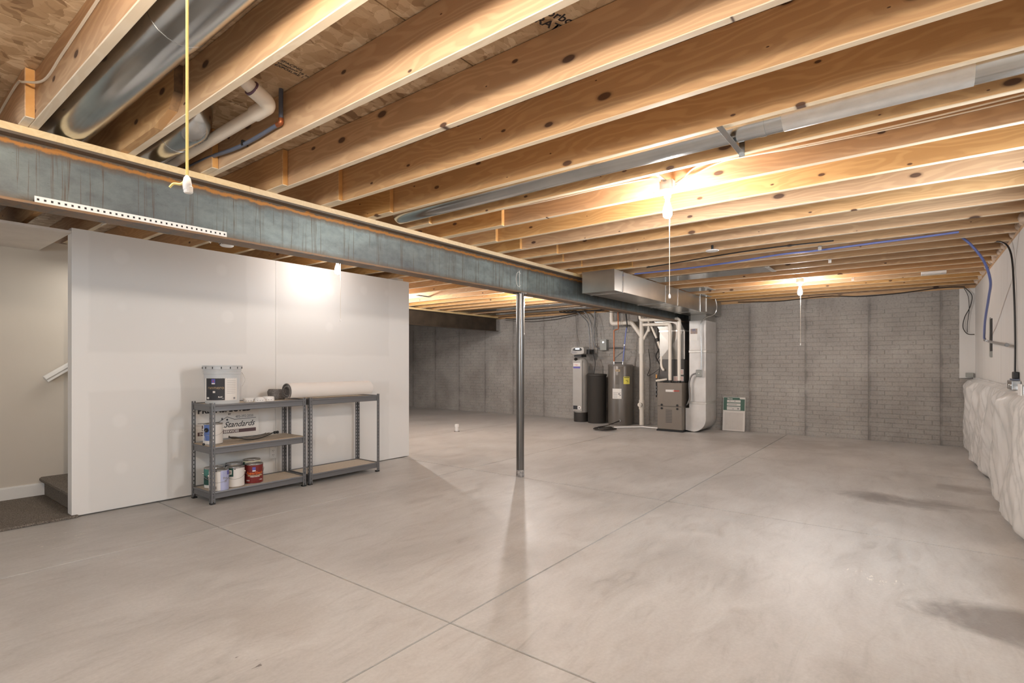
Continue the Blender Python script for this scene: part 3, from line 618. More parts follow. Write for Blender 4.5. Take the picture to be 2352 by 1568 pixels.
def cable(label, pts, r, m, sub=6, name='cable', cat='cable', n=6):
    b = BM(); tube(b, smooth_path(pts, sub), r, n); o = obj(name, b, m, None, True); return tag(o, label, cat)
cable('cream cable stapled along the joist at the upper left corner', [(.607,1.9,2.61),(.607,2.36,2.582),(.607,2.82,2.555),(.606,3.137,2.542),(.565,3.31,2.572),(.564,3.42,2.60),(.57,3.8,2.60),(.568,4.3,2.56)], .0055, M['wire_white'])
cable('cream cable leaving the front bulb toward the right along the joist', [(3.44,1.28,2.45),(3.485,1.22,2.50),(3.489,1.10,2.555),(3.488,.7,2.54),(3.488,.1,2.53),(3.488,-.5,2.545),(3.49,-.78,2.55)], .005, M['wire_white'])
cable('second cream cable twin along the joist right of the front bulb', [(3.45,1.27,2.445),(3.486,1.18,2.49),(3.489,.95,2.548),(3.488,.5,2.526),(3.488,-.1,2.518),(3.49,-.78,2.53)], .004, M['wire_white'])
cable('cream cable running left from the front bulb along the joist', [(3.37,1.33,2.45),(3.485,1.42,2.535),(3.488,1.8,2.55),(3.488,2.4,2.55),(3.489,3.0,2.57),(3.50,3.4,2.60)], .005, M['wire_white'])
# blue water hose of the right wall
cable('blue plastic water hose clipped under the far joists', [(6.32,2.85,2.407),(6.33,2.24,2.405),(6.20,1.64,2.395),(6.12,1.13,2.405),(6.13,.78,2.405),(6.08,.3,2.405),(6.06,.0,2.405),(6.03,-.25,2.405),(6.03,-.31,2.407)], .010, M['pex'], name='water_hose', cat='hose', n=10)
hz = thing('water_hose', 'blue hose hanging in a bow from joists to the wall slot', 'hose', (7.2,-.6,2.0))
b = BM(); tube(b, smooth_path([(6.50,-.33,2.47),(6.55,-.42,2.38),(6.62,-.52,2.22),(6.78,-.58,2.05),(7.15,-.60,1.93),(7.75,-.62,1.73),(8.35,-.66,1.58),(8.44,-.672,1.545)], 6), .011, 10); obj('hose_line', b, M['pex'], hz, True)
b = BM(); tube(b, fillet([(8.42,-.671,1.552),(8.49,-.675,1.535),(8.30,-.68,1.525)], .02), .013, 10); obj('elbow', b, M['tin'], hz, True)
wsl = thing('wall_slot', 'narrow dark slot cut in the white foam wall', 'wall opening', (8.35,-.71,1.4))
b = BM(); box(b, 8.20, 8.36, YR+.0005, YR+.009, 1.40, 1.78); obj('slot_shade', b, M['black'], wsl)  # raised black panel stands for the shade inside the slot
b = BM(); box(b, 8.36, 8.42, YR+.0005, YR+.010, 1.34, 1.80); box(b, 8.20, 8.36, YR+.0005, YR+.010, 1.33, 1.40); obj('edging', b, M['box_grey'], wsl)
pp = thing('faucet_pipe', 'short chrome pipe sticking out sideways from the wall slot', 'pipe', (7.5,-.69,1.47))
b = BM(); tube(b, [(8.25,-.690,1.515),(6.50,-.668,1.425)], .014, 14); obj('pipe', b, M['tin'], pp, True)
b = BM(); tube(b, [(6.56,-.669,1.428),(6.48,-.667,1.424)], .017, 14); obj('collar', b, M['conduit'], pp, True)
cable('black cable hanging down the right wall into the steel box', [(6.9,-.55,2.44),(6.75,-.66,2.40),(6.55,-.70,2.25),(6.42,-.705,1.9),(6.38,-.708,1.5),(6.36,-.705,1.2),(6.33,-.70,1.12),(6.26,-.69,1.09)], .0075, M['wire_black'], n=8)
cable('thin black wire looping on the corner strip of the back wall', [(10.34,-.60,2.39),(10.34,-.68,2.27),(10.34,-.66,2.10),(10.34,-.60,1.95),(10.34,-.58,1.80),(10.34,-.63,1.70),(10.34,-.71,1.69)], .006, M['wire_black'])
cable('second thin wire loop beside the corner strip wire', [(10.345,-.59,2.39),(10.345,-.64,2.25),(10.345,-.65,2.05),(10.345,-.63,1.85),(10.345,-.63,1.72)], .004, M['wire_black'])
cable('black cable sagging along the top of the back wall at the right', [(10.33,2.6,2.40),(10.33,1.9,2.37),(10.33,1.2,2.40),(10.33,.7,2.36),(10.33,.2,2.37),(10.33,-.3,2.41),(10.33,-.6,2.40)], .008, M['wire_black'])
cable('black cable swagging across the back wall top behind the post', [(10.33,8.1,2.38),(10.33,7.5,2.33),(10.33,6.9,2.33),(10.33,6.3,2.37),(10.2,5.8,2.41)], .009, M['wire_black'])
cable('thin lower black cable sagging on the back wall behind the post', [(10.335,8.1,2.34),(10.335,7.4,2.27),(10.335,6.7,2.28),(10.3,6.1,2.35),(10.2,5.75,2.40)], .006, M['wire_black'])
cable('black cable drooping in front of the cream drain elbow', [(10.05,5.75,2.43),(9.98,5.2,2.36),(9.98,4.9,2.31),(9.98,4.6,2.31),(10.0,4.3,2.40)], .006, M['wire_black'])
cable('black cable on the joist left of the blue hose', [(6.0,2.55,2.41),(5.9,2.1,2.408),(5.78,1.6,2.408),(5.72,1.1,2.408),(5.76,.6,2.41)], .007, M['wire_black'])
for i, pts in enumerate(([(1.42,4.2,2.415),(1.42,4.6,2.39),(1.36,4.95,2.36),(1.38,5.2,2.39),(1.41,5.4,2.415)], [(1.83,4.1,2.415),(1.74,4.5,2.40),(1.64,4.8,2.37),(1.50,5.1,2.40),(1.43,5.3,2.415)], [(2.24,4.3,2.415),(2.15,4.75,2.36),(1.98,5.05,2.38),(1.84,5.3,2.415)], [(1.83,4.4,2.415),(1.98,4.8,2.345),(2.14,5.1,2.36),(2.24,5.35,2.415)])):
    cable(('leftmost','second from left','third from left','rightmost')[i]+' white cable sagging between beam and partition top', pts, .005, M['wire_white'])['group'] = 'white cables sagging above the partition'
# ---------------------------------------------------------------- ceiling devices
def detector(label, x, y, z, r=.068, group='round white ceiling detectors'):
    t = thing('smoke_detector', label, 'detector', (x, y, z), group)
    b = BM(); lathe(b, [(r,0),(r,-.012),(r*.93,-.016)], (x,y,z), 28); obj('base_ring', b, M['plastic_white'], t, True)
    b = BM(); lathe(b, [(r*.86,-.016),(r*.84,-.032),(r*.7,-.040),(r*.3,-.043),(.001,-.043)], (x,y,z), 28); obj('cover', b, M['plastic_white'], t, True)
    b = BM()
    for k in range(10):
        a = 2*PI*k/10; c_ = Vector((x+r*.855*math.cos(a), y+r*.855*math.sin(a), z-.024)); box(b, c_.x-.006, c_.x+.006, c_.y-.006, c_.y+.006, c_.z-.003, c_.z+.003)
    obj('vent_slot', b, M['black'], t)['kind'] = 'stuff'; return t
detector('white smoke detector above the left part of the partition', 2.33, 5.20, 2.41, .07)
t = thing('ceiling_disc', 'flat white round cover hanging below the joists behind the front bulb', 'cover', (5.45, 1.62, 2.40))
b = BM(); lathe(b, [(.062,0),(.064,-.004),(.06,-.010),(.001,-.012)], (5.45,1.62,2.40), 28); obj('plate', b, M['plastic_white'], t, True)
b = BM(); tube(b, [(5.45,1.62,2.40),(5.45,1.62,2.45)], .012, 10); obj('stem', b, M['black'], t)
t = thing('ceiling_tag', 'small white rectangular box fixed under joists near the right wall', 'box', (8.5,-.2,2.40))
b = BM(); box(b, 8.43, 8.57, -.32, -.07, 2.385, 2.415); bevel(b, .004); obj('housing', b, M['plastic_white'], t)
b = BM(); box(b, 8.46, 8.54, -.27, -.12, 2.382, 2.3855); obj('face', b, M['paper'], t)
t = thing('metal_plate', 'thin silver plate under the joists beyond the partition', 'metal plate', (6.27, 6.69, 2.41))
b = BM(); box(b, 6.1, 6.4, 6.63, 6.72, 2.412, 2.4165); obj('plate', b, M['galv'], t)
for i, (x, y, w) in enumerate(((5.995,.74,'nearest the blue hose'),(6.82,.745,'between the blue hose and the far bulb'),(8.47,.66,'right of the far bulb'))):
    t = thing('joist_clip', 'tiny silver clip on the joist edge ' + w, 'clip', (x, y, 2.40), 'small silver clips under the joists')
    b = BM(); box(b, x-.02, x+.02, y-.015, y+.015, 2.414, 2.4195); box(b, x-.022, x-.019, y-.015, y+.015, 2.375, 2.4195); obj('clip_body', b, M['galv'], t)
# ---------------------------------------------------------------- main supply trunk and its take-offs
tr = thing('supply_duct', 'large rectangular galvanised trunk duct beside the beam', 'duct', (8, 3.1, 2.15))
cuts = [5.86, 6.09, 7.55, 8.05, 9.1, 10.33]
for i in range(len(cuts)-1):
    b = BM(); s = .002*(i % 2); box(b, cuts[i], cuts[i+1]-.003, 2.905+s, 3.35-s, 2.15+s, 2.413-s); bevel(b, .003); obj('duct_section', b, M['galv_duct'], tr)
for x in cuts[1:-1]:
    b = BM(); box(b, x-.018, x+.012, 2.898, 3.357, 2.144, 2.417); bevel(b, .003); obj('drive_cleat', b, M['galv'], tr)
b = BM(); box(b, 5.855, 5.862, 2.903, 3.352, 2.148, 2.415); obj('end_cap', b, M['galv_duct'], tr)
b = BM(); box(b, 9.42, 9.44, 2.897, 2.905, 2.17, 2.41); obj('corner_strip', b, M['foil'], tr)
for i, (x0, y0) in enumerate(((6.86, .9), (8.10, 2.0), (8.92, 2.3))):
    t = thing('joist_pan', ('large flat sheet metal pan closing the joist bay by the trunk duct', 'small sheet metal pan in the bay over the middle of the trunk', 'small sheet metal pan in the bay near the back wall')[i], 'duct', (x0+.2, 2.4, 2.42), 'sheet metal pans between joists')
    b = BM(); box(b, x0-.02, x0+.39, y0+.5, 2.89, 2.4135, 2.4165); obj('sheet', b, M['galv'], t)
    b = BM(); box(b, x0-.02, x0+.39, y0+.47, y0+.52, 2.409, 2.4135); obj('tape_strip', b, M['foil'], t)
for i, (x0, y0, y1) in enumerate(((8.59, 5.0, 8.2), (9.42, 5.2, 8.2))):
    t = thing('joist_pan', ('long bright metal pan in the bay behind the post', 'second bright metal pan in the bay by the back wall behind the post')[i], 'duct', (x0+.2, 6, 2.42), 'sheet metal pans between joists')
    b = BM(); box(b, x0, x0+.36, y0, y1, 2.4135, 2.4165); obj('sheet', b, M['galv'], t)
# ---------------------------------------------------------------- furnace group
F0, F1 = 3.365, 3.835
fu = thing('furnace', 'taupe metal furnace cabinet beside the silver return duct', 'furnace', (9.85, 3.6, 0))
b = BM(); box(b, 9.52, 10.2, F0, F1, .03, .90); bevel(b, .006, 2); obj('cabinet', b, M['furnace'], fu)
b = BM(); box(b, 9.50, 10.21, F0-.012, F1+.012, 0, .03); obj('plinth', b, M['black'], fu)
b = BM(); box(b, 9.505, 9.52, F0+.004, F1-.004, .468, .888); bevel(b, .005, 2); up = obj('upper_door', b, M['furnace'], fu)
b = BM(); box(b, 9.505, 9.52, F0+.004, F1-.004, .04, .452); bevel(b, .005, 2); lo_d = obj('lower_door', b, M['furnace'], fu)
for z, par in ((.49, up), (.425, lo_d)):
    for y in (F1-.09, F0+.085):
        b = BM(); tube(b, [(9.506,y,z),(9.494,y,z)], .020, 16); obj('knob', b, M['black'], par, True)
b = BM()
for k in range(9): box(b, 9.5035, 9.5055, F1-.285, F1-.165, .165+.028*k, .178+.028*k)
obj('louvre_panel', b, M['furnace_dark'], lo_d)
b = BM(); box(b, 9.502, 9.506, F1-.325, F1-.165, .735, .775); obj('badge', b, M['paper'], up)
text_flat(up, 'LENNOX', .030, (9.5012, F1-.302, .745), (0,-1,0), (0,0,1), M['red'], bold=.0012)
co = thing('coil_cabinet', 'dark grey coil cabinet standing on the taupe furnace', 'cabinet', (9.95, 3.63, .90))
b = BM(); box(b, 9.72, 10.24, 3.40, 3.87, .902, 1.335); bevel(b, .005); obj('cabinet', b, M['furnace_dark'], co)
for y0, y1, z0, z1 in ((3.41,3.47,1.05,1.15),(3.41,3.60,.93,1.02)):
    b = BM(); box(b, 9.716, 9.72, y0, y1, z0, z1); lb = obj('paper_label', b, M['paper'], co)
    b = BM()
    for k in range(3): box(b, 9.7145, 9.716, y0+.008, y1-.01, z0+.015+.026*k, z0+.022+.026*k)
    obj('print_lines', b, M['red'], lb)
pl = thing('supply_plenum', 'galvanised plenum with diagonal creases above the coil cabinet', 'duct', (9.95, 3.63, 1.34))
b = BM(); v = [b.verts.new(p) for p in ((9.72,3.40,1.337),(10.24,3.40,1.337),(10.24,3.87,1.337),(9.72,3.87,1.337),(9.72,3.40,1.86),(10.24,3.40,1.86),(10.24,3.87,1.86),(9.72,3.87,1.86),(9.70,3.635,1.60),(9.98,3.385,1.60))]
for f in ((0,3,8),(3,7,8),(7,4,8),(4,0,8),(0,1,9),(1,5,9),(5,4,9),(4,0,9),(1,2,6,5),(2,3,7,6),(4,5,6,7),(0,3,2,1)): b.faces.new([v[i] for i in f])
obj('plenum_box', b, M['galv_dull'], pl)
b = BM(); prism(b, [(3.40,1.885),(3.40,1.90),(3.52,2.14),(4.02,2.14),(3.87,1.885)], 'X', 9.72, 10.24); obj('transition', b, M['galv_dull'], pl)
b = BM(); box(b, 9.712, 10.245, 3.392, 3.878, 1.86, 1.885); obj('foil_joint', b, M['foil'], pl)
b = BM(); box(b, 9.712, 9.722, 3.385, 3.403, 1.34, 1.86); obj('foil_edge', b, M['foil'], pl)
rd = thing('return_duct', 'silver return duct dropping to a rounded boot by the furnace', 'duct', (9.9, 3.1, 0))
D0, D1 = 2.985, 3.285
b = BM(); box(b, 9.66, 10.28, D0, D1, 1.50, 2.04); bevel(b, .004); obj('duct_section', b, M['galv_light'], rd)
b = BM(); box(b, 9.66, 10.28, D0, D1, .56, 1.455); bevel(b, .004); obj('duct_section', b, M['galv_light'], rd)
b = BM(); prof = [(3.352,.035),(3.20,.012)]
for k in range(10): a = math.radians(-90+90*(k+1)/10*-1); prof.append((D0+.24-.24*math.sin(math.radians(9*(k+1))), .252-.24*math.cos(math.radians(9*(k+1)))))
prof += [(D0, .52), (D1, .52), (D1, .44), (3.352, .44)]
prism(b, prof, 'X', 9.66, 10.28); obj('boot', b, M['galv_light'], rd)
for z0, z1 in ((.52,.56),(1.455,1.50)):
    b = BM(); box(b, 9.652, 10.285, D0-.008, D1+.006, z0, z1); bevel(b, .004); obj('foil_joint', b, M['foil'], rd)
b = BM(); box(b, 9.70, 10.26, D0+.01, D1-.01, 2.04, 2.149); obj('collar', b, M['galv_duct'], rd)
b = BM(); box(b, 9.656, 9.66, 3.13, 3.265, 1.68, 1.90); cd = obj('instruction_card', b, M['paper'], rd)
b = BM(); box(b, 9.6545, 9.656, 3.135, 3.26, 1.80, 1.895); obj('card_picture', b, noisy('card_photo', (.10,.12,.20), (.42,.30,.18), 20, .5), cd)
eb = thing('switch_box', 'small square grey switch box on the return duct', 'electrical box', (9.62, 3.09, 1.07))
b = BM(); box(b, 9.60, 9.657, 3.04, 3.145, 1.02, 1.145); bevel(b, .004); obj('box_body', b, M['galv'], eb)
b = BM(); box(b, 9.596, 9.60, 3.045, 3.14, 1.025, 1.14); obj('cover_plate', b, M['box_grey'], eb)
b = BM(); tube(b, [(9.60,3.09,1.08),(9.585,3.09,1.08)], .007, 10); obj('toggle', b, M['plastic_white'], eb)
cable('silver conduit rising from the switch box up the return duct', [(9.63,3.055,1.145),(9.63,3.052,1.5),(9.63,3.062,1.9),(9.63,3.05,2.0),(9.62,2.98,2.08),(9.6,2.87,2.11),(9.6,2.80,2.16),(9.62,2.78,2.28),(9.62,2.80,2.40)], .011, M['galv'], name='conduit', cat='conduit', n=8)
cable('flexible conduit looping from the switch box to the furnace side', [(9.62,3.145,1.08),(9.60,3.22,1.04),(9.60,3.262,.92),(9.60,3.262,.78),(9.60,3.258,.62),(9.60,3.29,.53),(9.64,3.33,.50),(9.68,3.352,.50)], .014, M['conduit'], name='conduit', cat='conduit', n=10)
def pvc_thing(label, segs, loc, r=.027, cat='pipe', name='vent_pipe'):
    t = thing(name, label, cat, loc)
    for nm, pts, rr, mt in segs:
        b = BM(); tube(b, pts, rr, 18); obj(nm, b, mt, t, True)
    return t
pvc_thing('left cream vent pipe rising from the furnace top', [('pipe', [(9.64,3.64,.915),(9.64,3.64,1.93)], .030, M['pvc']), ('elbow', fillet([(9.64,3.64,1.90),(9.64,3.64,2.0),(9.64,3.74,2.0)], .06), .035, M['pvc']), ('pipe', [(9.64,3.72,2.0),(9.65,4.18,2.01)], .030, M['pvc']), ('coupling', [(9.64,3.64,.90),(9.64,3.64,.945)], .036, M['black'])], (9.64,3.64,.9))
pvc_thing('right cream vent pipe rising from the furnace top', [('pipe', [(9.64,3.465,.915),(9.64,3.465,1.93)], .030, M['pvc']), ('elbow', fillet([(9.64,3.465,1.90),(9.64,3.465,2.085),(9.64,3.59,2.087)], .10), .036, M['pvc']), ('pipe', [(9.64,3.56,2.085),(9.64,4.10,2.10)], .030, M['pvc']), ('elbow', fillet([(9.64,4.06,2.10),(9.64,4.23,2.105),(9.64,4.23,2.22)], .10), .035, M['pvc']), ('pipe', [(9.64,4.23,2.18),(9.64,4.23,2.42)], .030, M['pvc']), ('coupling', [(9.64,3.465,.90),(9.64,3.465,.94)], .036, M['black'])], (9.64,3.465,.9))
pvc_thing('white condensate hose with a black coupler left of the furnace vents', [('pipe', [(9.75,4.06,2.0),(9.75,3.93,1.71)], .020, M['pvc']), ('coupling', [(9.75,3.945,1.745),(9.75,3.918,1.68)], .027, M['black']), ('pipe', smooth_path([(9.75,3.92,1.69),(9.75,3.86,1.52),(9.74,3.84,1.40),(9.72,3.84,1.24),(9.70,3.80,1.15),(9.70,3.77,1.14)], 5), .024, M['pvc'])], (9.75,3.9,1.6), name='condensate_pipe')
pvc_thing('short white pipe stub entering the coil cabinet bottom', [('pipe', [(9.60,3.90,.93),(9.70,3.72,.96)], .020, M['pvc'])], (9.6,3.9,.93), name='condensate_pipe')
dr = thing('drain_stack', 'thick cream vertical drain stack left of the furnace', 'pipe', (10.1, 4.41, 0))
for nm, pts, rr in (('pipe', [(10.1,4.40,.01),(10.1,4.40,2.41)], .048), ('coupling', [(10.1,4.40,1.50),(10.1,4.40,1.78)], .057), ('coupling', [(10.1,4.40,1.46),(10.1,4.40,1.51)], .061),
                    ('pipe', [(10.1,5.075,2.41),(10.1,5.075,2.22)], .042), ('elbow', fillet([(10.1,5.075,2.24),(10.1,5.07,2.10),(10.1,4.92,2.10)], .10, 6), .047), ('pipe', [(10.1,4.95,2.10),(10.1,4.68,2.105)], .042),
                    ('coupling', [(10.1,4.80,2.103),(10.1,4.83,2.102)], .048), ('elbow', fillet([(10.1,4.72,2.105),(10.1,4.62,2.10),(10.1,4.50,1.95)], .07, 5), .047), ('branch', [(10.1,4.55,2.01),(10.1,4.41,1.82)], .044),
                    ('branch', fillet([(10.08,4.24,2.40),(10.08,4.24,1.95),(10.1,4.40,1.68)], .05, 5), .026), ('coupling', [(10.08,4.24,1.98),(10.08,4.24,1.90)], .032),
                    ('cleanout', [(10.1,4.40,.33),(10.1,4.40,.52)], .058)):
    b = BM(); tube(b, pts, rr, 20); obj(nm, b, M['pvc'], dr, True)
b = BM(); tube(b, [(10.05,4.40,.425),(9.99,4.40,.425)], .042, 20); cl = obj('cleanout_cap', b, M['pvc'], dr, True)
b = BM(); box(b, 9.975, 9.992, 4.385, 4.415, .41, .44); obj('square_lug', b, M['pvc'], cl)
pvc_thing('thin white drain line lying on the floor to the furnace', [('pipe', fillet([(9.30,4.62,.022),(9.72,4.22,.022),(9.70,3.86,.022)], .05), .014, M['plastic_white']), ('coupling', [(9.70,4.25,.022),(9.73,4.20,.022)], .019, M['plastic_white'])], (9.5,4.3,0), name='floor_drain_line')
# water heater
wh = thing('water_heater', 'tall brown electric water heater with a yellow energy label', 'water heater', (10.08, 4.82, 0))
c = (10.08, 4.86); r = .255
b = BM(); lathe(b, [(r-.01,0),(r,.01),(r,1.215),(r-.004,1.225)], (*c,0), 48); obj('tank', b, M['heater'], wh, True)
b = BM(); lathe(b, [(r+.003,1.20),(r+.003,1.225),(r-.01,1.238),(.001,1.242)], (*c,0), 48); obj('top_cap', b, M['heater_top'], wh, True)
va = 207.0   # bearing of the room side
b = BM(); cpatch(b, c, r+.002, .84, .99, va+12, va+44); yl = obj('energy_label', b, M['yellow'], wh)
b = BM(); cpatch(b, c, r+.0035, .968, .98, va+15, va+41); cpatch(b, c, r+.0035, .91, .918, va+22, va+34); cpatch(b, c, r+.0035, .885, .895, va+30, va+36); obj('print_lines', b, M['ink'], yl)
b = BM(); cpatch(b, c, r+.002, .54, .745, va-40, va+3); wl = obj('warning_label', b, M['paper'], wh)
b = BM()
for k in range(6): cpatch(b, c, r+.0035, .555+.018*k, .560+.018*k, va-37, va-16)
cpatch(b, c, r+.0035, .665, .671, va-37, va); obj('print_lines', b, M['ink_grey'], wl)
b = BM(); cpatch(b, c, r+.0035, .63, .645, va-12, va-4); cpatch(b, c, r+.0035, .605, .618, va-6, va); obj('symbols', b, M['ink'], wl)
b = BM(); cpatch(b, c, r+.002, 1.095, 1.14, va-24, va-4); bd = obj('badge', b, M['tan'], wh)
b = BM(); cpatch(b, c, r+.004, 1.11, 1.125, va-20, va-8, 5); obj('badge_plate', b, M['heater'], bd)
for z in (.93, .33):
    b = BM(); n0 = len(b.verts); cpatch(b, c, r+.006, z-.09, z+.09, va-24, va-12, 4); obj('access_panel', b, M['heater'], wh)
for y in (4.75, 4.95):
    b = BM(); tube(b, [(9.96,y,1.24),(9.96,y,1.30)], .017, 12); obj('nipple', b, M['tin'], wh, True)
b = BM(); tube(b, [(9.96,4.77,1.275),(9.96,4.93,1.275)], .012, 10); obj('valve_bar', b, M['wire_black'], wh, True)
b = BM(); tube(b, [(9.84,4.76,.10),(9.80,4.74,.10)], .016, 12); obj('drain_valve', b, M['tin'], wh, True)
cu_ = thing('copper_line', 'brown copper water pipe descending to the water heater', 'pipe', (9.97, 4.93, 1.3))
b = BM(); tube(b, fillet([(9.96,4.95,1.30),(9.98,4.96,1.95),(9.98,4.86,1.97),(9.98,4.87,2.41)], .02, 4), .012, 12); obj('pipe', b, M['copper'], cu_, True)
bw = thing('water_line', 'blue plastic water line descending to the water heater', 'pipe', (9.97, 4.72, 1.3))
b = BM(); tube(b, smooth_path([(9.96,4.75,1.30),(9.97,4.72,1.6),(9.98,4.70,1.85),(9.98,4.675,2.0)], 5), .012, 12); obj('pipe', b, M['pex'], bw, True)
b = BM(); tube(b, [(9.98,4.675,1.99),(9.98,4.665,2.05),(9.98,4.71,2.41)], .013, 12); obj('fitting', b, M['wire_black'], bw, True)
b = BM(); tube(b, [(9.968,4.723,1.62),(9.970,4.721,1.65)], .017, 10); obj('coupling', b, M['tin'], bw, True)
# brine tank, softener
bk = thing('brine_tank', 'plain black brine tank between softener and water heater', 'tank', (9.99, 5.37, 0)); c = (10.0, 5.37)
b = BM(); lathe(b, [(.185,0),(.192,.02),(.20,.99),(.205,1.0),(.21,1.005),(.21,1.03),(.20,1.04),(.001,1.045)], (*c,0), 40); obj('tank_body', b, M['brine'], bk, True)
sf = thing('water_softener', 'slim grey water softener with a lit control head', 'water softener', (10.03, 5.75, 0)); c = (10.03, 5.77)
b = BM(); lathe(b, [(.155,0),(.157,.01),(.157,.20),(.153,.205)], (*c,0), 36); obj('foot', b, M['brine'], sf, True)
b = BM(); lathe(b, [(.148,.20),(.150,.21),(.150,1.20),(.145,1.27),(.125,1.33),(.09,1.365),(.05,1.38),(.045,1.40)], (*c,0), 40); obj('tank_body', b, M['softener'], sf, True)
b = BM(); prism(b, [(5.885,.235),(5.885,1.335),(5.66,1.335),(5.66,.235)], 'X', 9.868, 9.885); bevel(b, .004); fp = obj('front_panel', b, M['softener'], sf)
b = BM(); box(b, 9.865, 9.869, 5.70, 5.87, 1.20, 1.27); pn = obj('name_label', b, M['paper'], fp)
text_flat(pn, 'Culligan', .036, (9.8635, 5.862, 1.222), (0,-1,0), (0,0,1), M['red'], shear=.3)
b = BM(); box(b, 9.865, 9.869, 5.70, 5.87, 1.155, 1.192); obj('blue_label', b, M['purple'], fp)
b = BM(); box(b, 9.865, 9.869, 5.77, 5.87, .27, .35); obj('dark_label', b, M['ink'], fp)
b = BM(); tube(b, [(9.869,5.72,.31),(9.864,5.72,.31)], .038, 24); obj('round_sticker', b, M['plastic_white'], fp)
b = BM(); tube(b, [(9.858,5.72,.31),(9.864,5.72,.31)], .018, 20); obj('sticker_ring', b, M['ink_grey'], fp)
b = BM(); tube(b, [(9.89,5.81,1.345),(9.86,5.815,1.36)], .034, 20); obj('port_plug', b, M['black'], sf, True)
b = BM(); box(b, 9.90, 10.12, 5.69, 5.87, 1.40, 1.45); obj('valve_body', b, M['black'], sf)
b = BM(); prism(b, [(5.93,1.49),(5.91,1.60),(5.84,1.625),(5.62,1.615),(5.595,1.57),(5.60,1.47),(5.68,1.45),(5.86,1.445)], 'X', 9.84, 10.14); bevel(b, .014, 2); hd = obj('control_head', b, M['softener'], sf)
b = BM(); prism(b, [(5.875,1.545),(5.84,1.585),(5.79,1.60),(5.72,1.60),(5.66,1.585),(5.64,1.55),(5.67,1.53),(5.80,1.53)], 'X', 9.835, 9.842); obj('display_bezel', b, M['black'], hd)
b = BM(); box(b, 9.831, 9.836, 5.70, 5.80, 1.56, 1.59); obj('display', b, M['screen'], hd)
b = BM(); prism(b, [(5.905,1.50),(5.89,1.53),(5.80,1.515),(5.75,1.49),(5.79,1.472),(5.87,1.472)], 'X', 9.835, 9.842); obj('button_pad', b, M['ink_grey'], hd)
b = BM(); box(b, 9.96, 10.16, 5.53, 5.60, 1.46, 1.56); obj('bypass_valve', b, M['black'], sf)
cable('black tube curving from the softener head into the brine tank', [(10.05,5.55,1.53),(10.0,5.46,1.45),(9.98,5.40,1.28),(9.98,5.42,1.10),(9.98,5.43,1.03)], .009, M['wire_black'])
for i, (y0, y1, lab) in enumerate(((5.60,5.93,'left grey flexible pipe from the joists to the softener'),(5.53,5.76,'right grey flexible pipe from the joists to the softener'))):
    cable(lab, [(10.1,y1,2.40),(10.1,y1-.10,2.33),(10.1,y0+.05,2.15),(10.1,y0+.01,1.9),(10.1,y0,1.56)], .013, M['conduit'], name='flexible_pipe', cat='pipe', n=10)
cable('thin black wire dropping from the joists to the softener head', [(10.33,6.08,2.36),(10.33,6.06,2.0),(10.3,5.98,1.72),(10.15,5.90,1.61)], .003, M['wire_black'])
# disconnect box
db = thing('disconnect_box', 'grey electrical disconnect box on the brick wall', 'electrical box', (10.36, 5.36, 1.6))
b = BM(); box(b, 10.28, 10.39, 5.29, 5.44, 1.55, 1.78); bevel(b, .005); obj('box_body', b, M['box_grey'], db)
b = BM(); box(b, 10.27, 10.282, 5.285, 5.445, 1.545, 1.785); bevel(b, .004); dc = obj('cover', b, M['box_grey'], db)
b = BM(); tube(b, [(10.272,5.36,1.72),(10.262,5.36,1.72)], .02, 14); obj('hasp', b, M['tin'], dc)
cable('grey conduit from the joists down to the disconnect box', [(10.33,5.60,2.41),(10.33,5.60,2.1),(10.33,5.62,1.85),(10.33,5.60,1.68),(10.33,5.52,1.60),(10.33,5.445,1.59)], .012, M['conduit'], name='conduit', cat='conduit', n=8)
cable('grey whip from the disconnect box to the water heater top', [(10.32,5.285,1.60),(10.3,5.1,1.60),(10.2,4.85,1.585),(10.1,4.80,1.52),(9.99,4.93,1.38),(9.96,4.96,1.27)], .011, M['conduit'], name='conduit', cat='conduit', n=8)
for i, p_ in enumerate(([(10.08,4.16,2.415),(10.15,4.18,2.0),(10.2,4.15,1.7),(10.2,4.05,1.35),(10.2,4.10,.95)], [(9.95,3.98,2.35),(9.95,4.00,1.9),(9.95,3.96,1.6),(9.93,4.03,1.4),(9.9,3.93,1.2),(9.9,3.95,.92)], [(10.2,4.30,1.55),(10.2,4.26,1.2),(10.1,4.28,1.02),(9.95,4.12,1.05),(9.93,3.97,1.15)], [(9.98,3.92,2.30),(9.98,3.88,1.9),(9.98,3.99,1.65),(9.93,3.94,1.45),(9.9,4.01,1.3)])):
    cable(('black control cable hanging straight left of the coil cabinet', 'black gas line cable bundle strand beside the coil cabinet', 'black wire looping between drain stack and coil cabinet', 'tangled black wire behind the condensate hose')[i], p_, (.007,.011,.006,.006)[i], M['wire_black'])
gv = thing('gas_valve', 'small brass valve on the black line left of the furnace', 'valve', (9.9, 3.94, .85))
b = BM(); tube(b, [(9.62,3.895,.62),(9.62,3.895,1.02)], .012, 12); obj('riser', b, M['black'], gv, True)
b = BM(); tube(b, [(9.62,3.895,.98),(9.62,3.895,1.05)], .019, 12); obj('valve_body', b, base('brass', (.5,.27,.10), .35, .9), gv, True)
for z in (.66, .74, .80): b = BM(); tube(b, [(9.62,3.895,z),(9.62,3.895,z+.03)], .019, 12); obj('fitting', b, M['conduit'], gv, True)
cable('fan of black wires bunched under the joists above the softener', [(10.0,6.3,2.41),(10.0,6.1,2.38),(10.0,5.9,2.385),(10.0,5.6,2.40),(10.0,5.2,2.39)], .014, M['wire_black'])
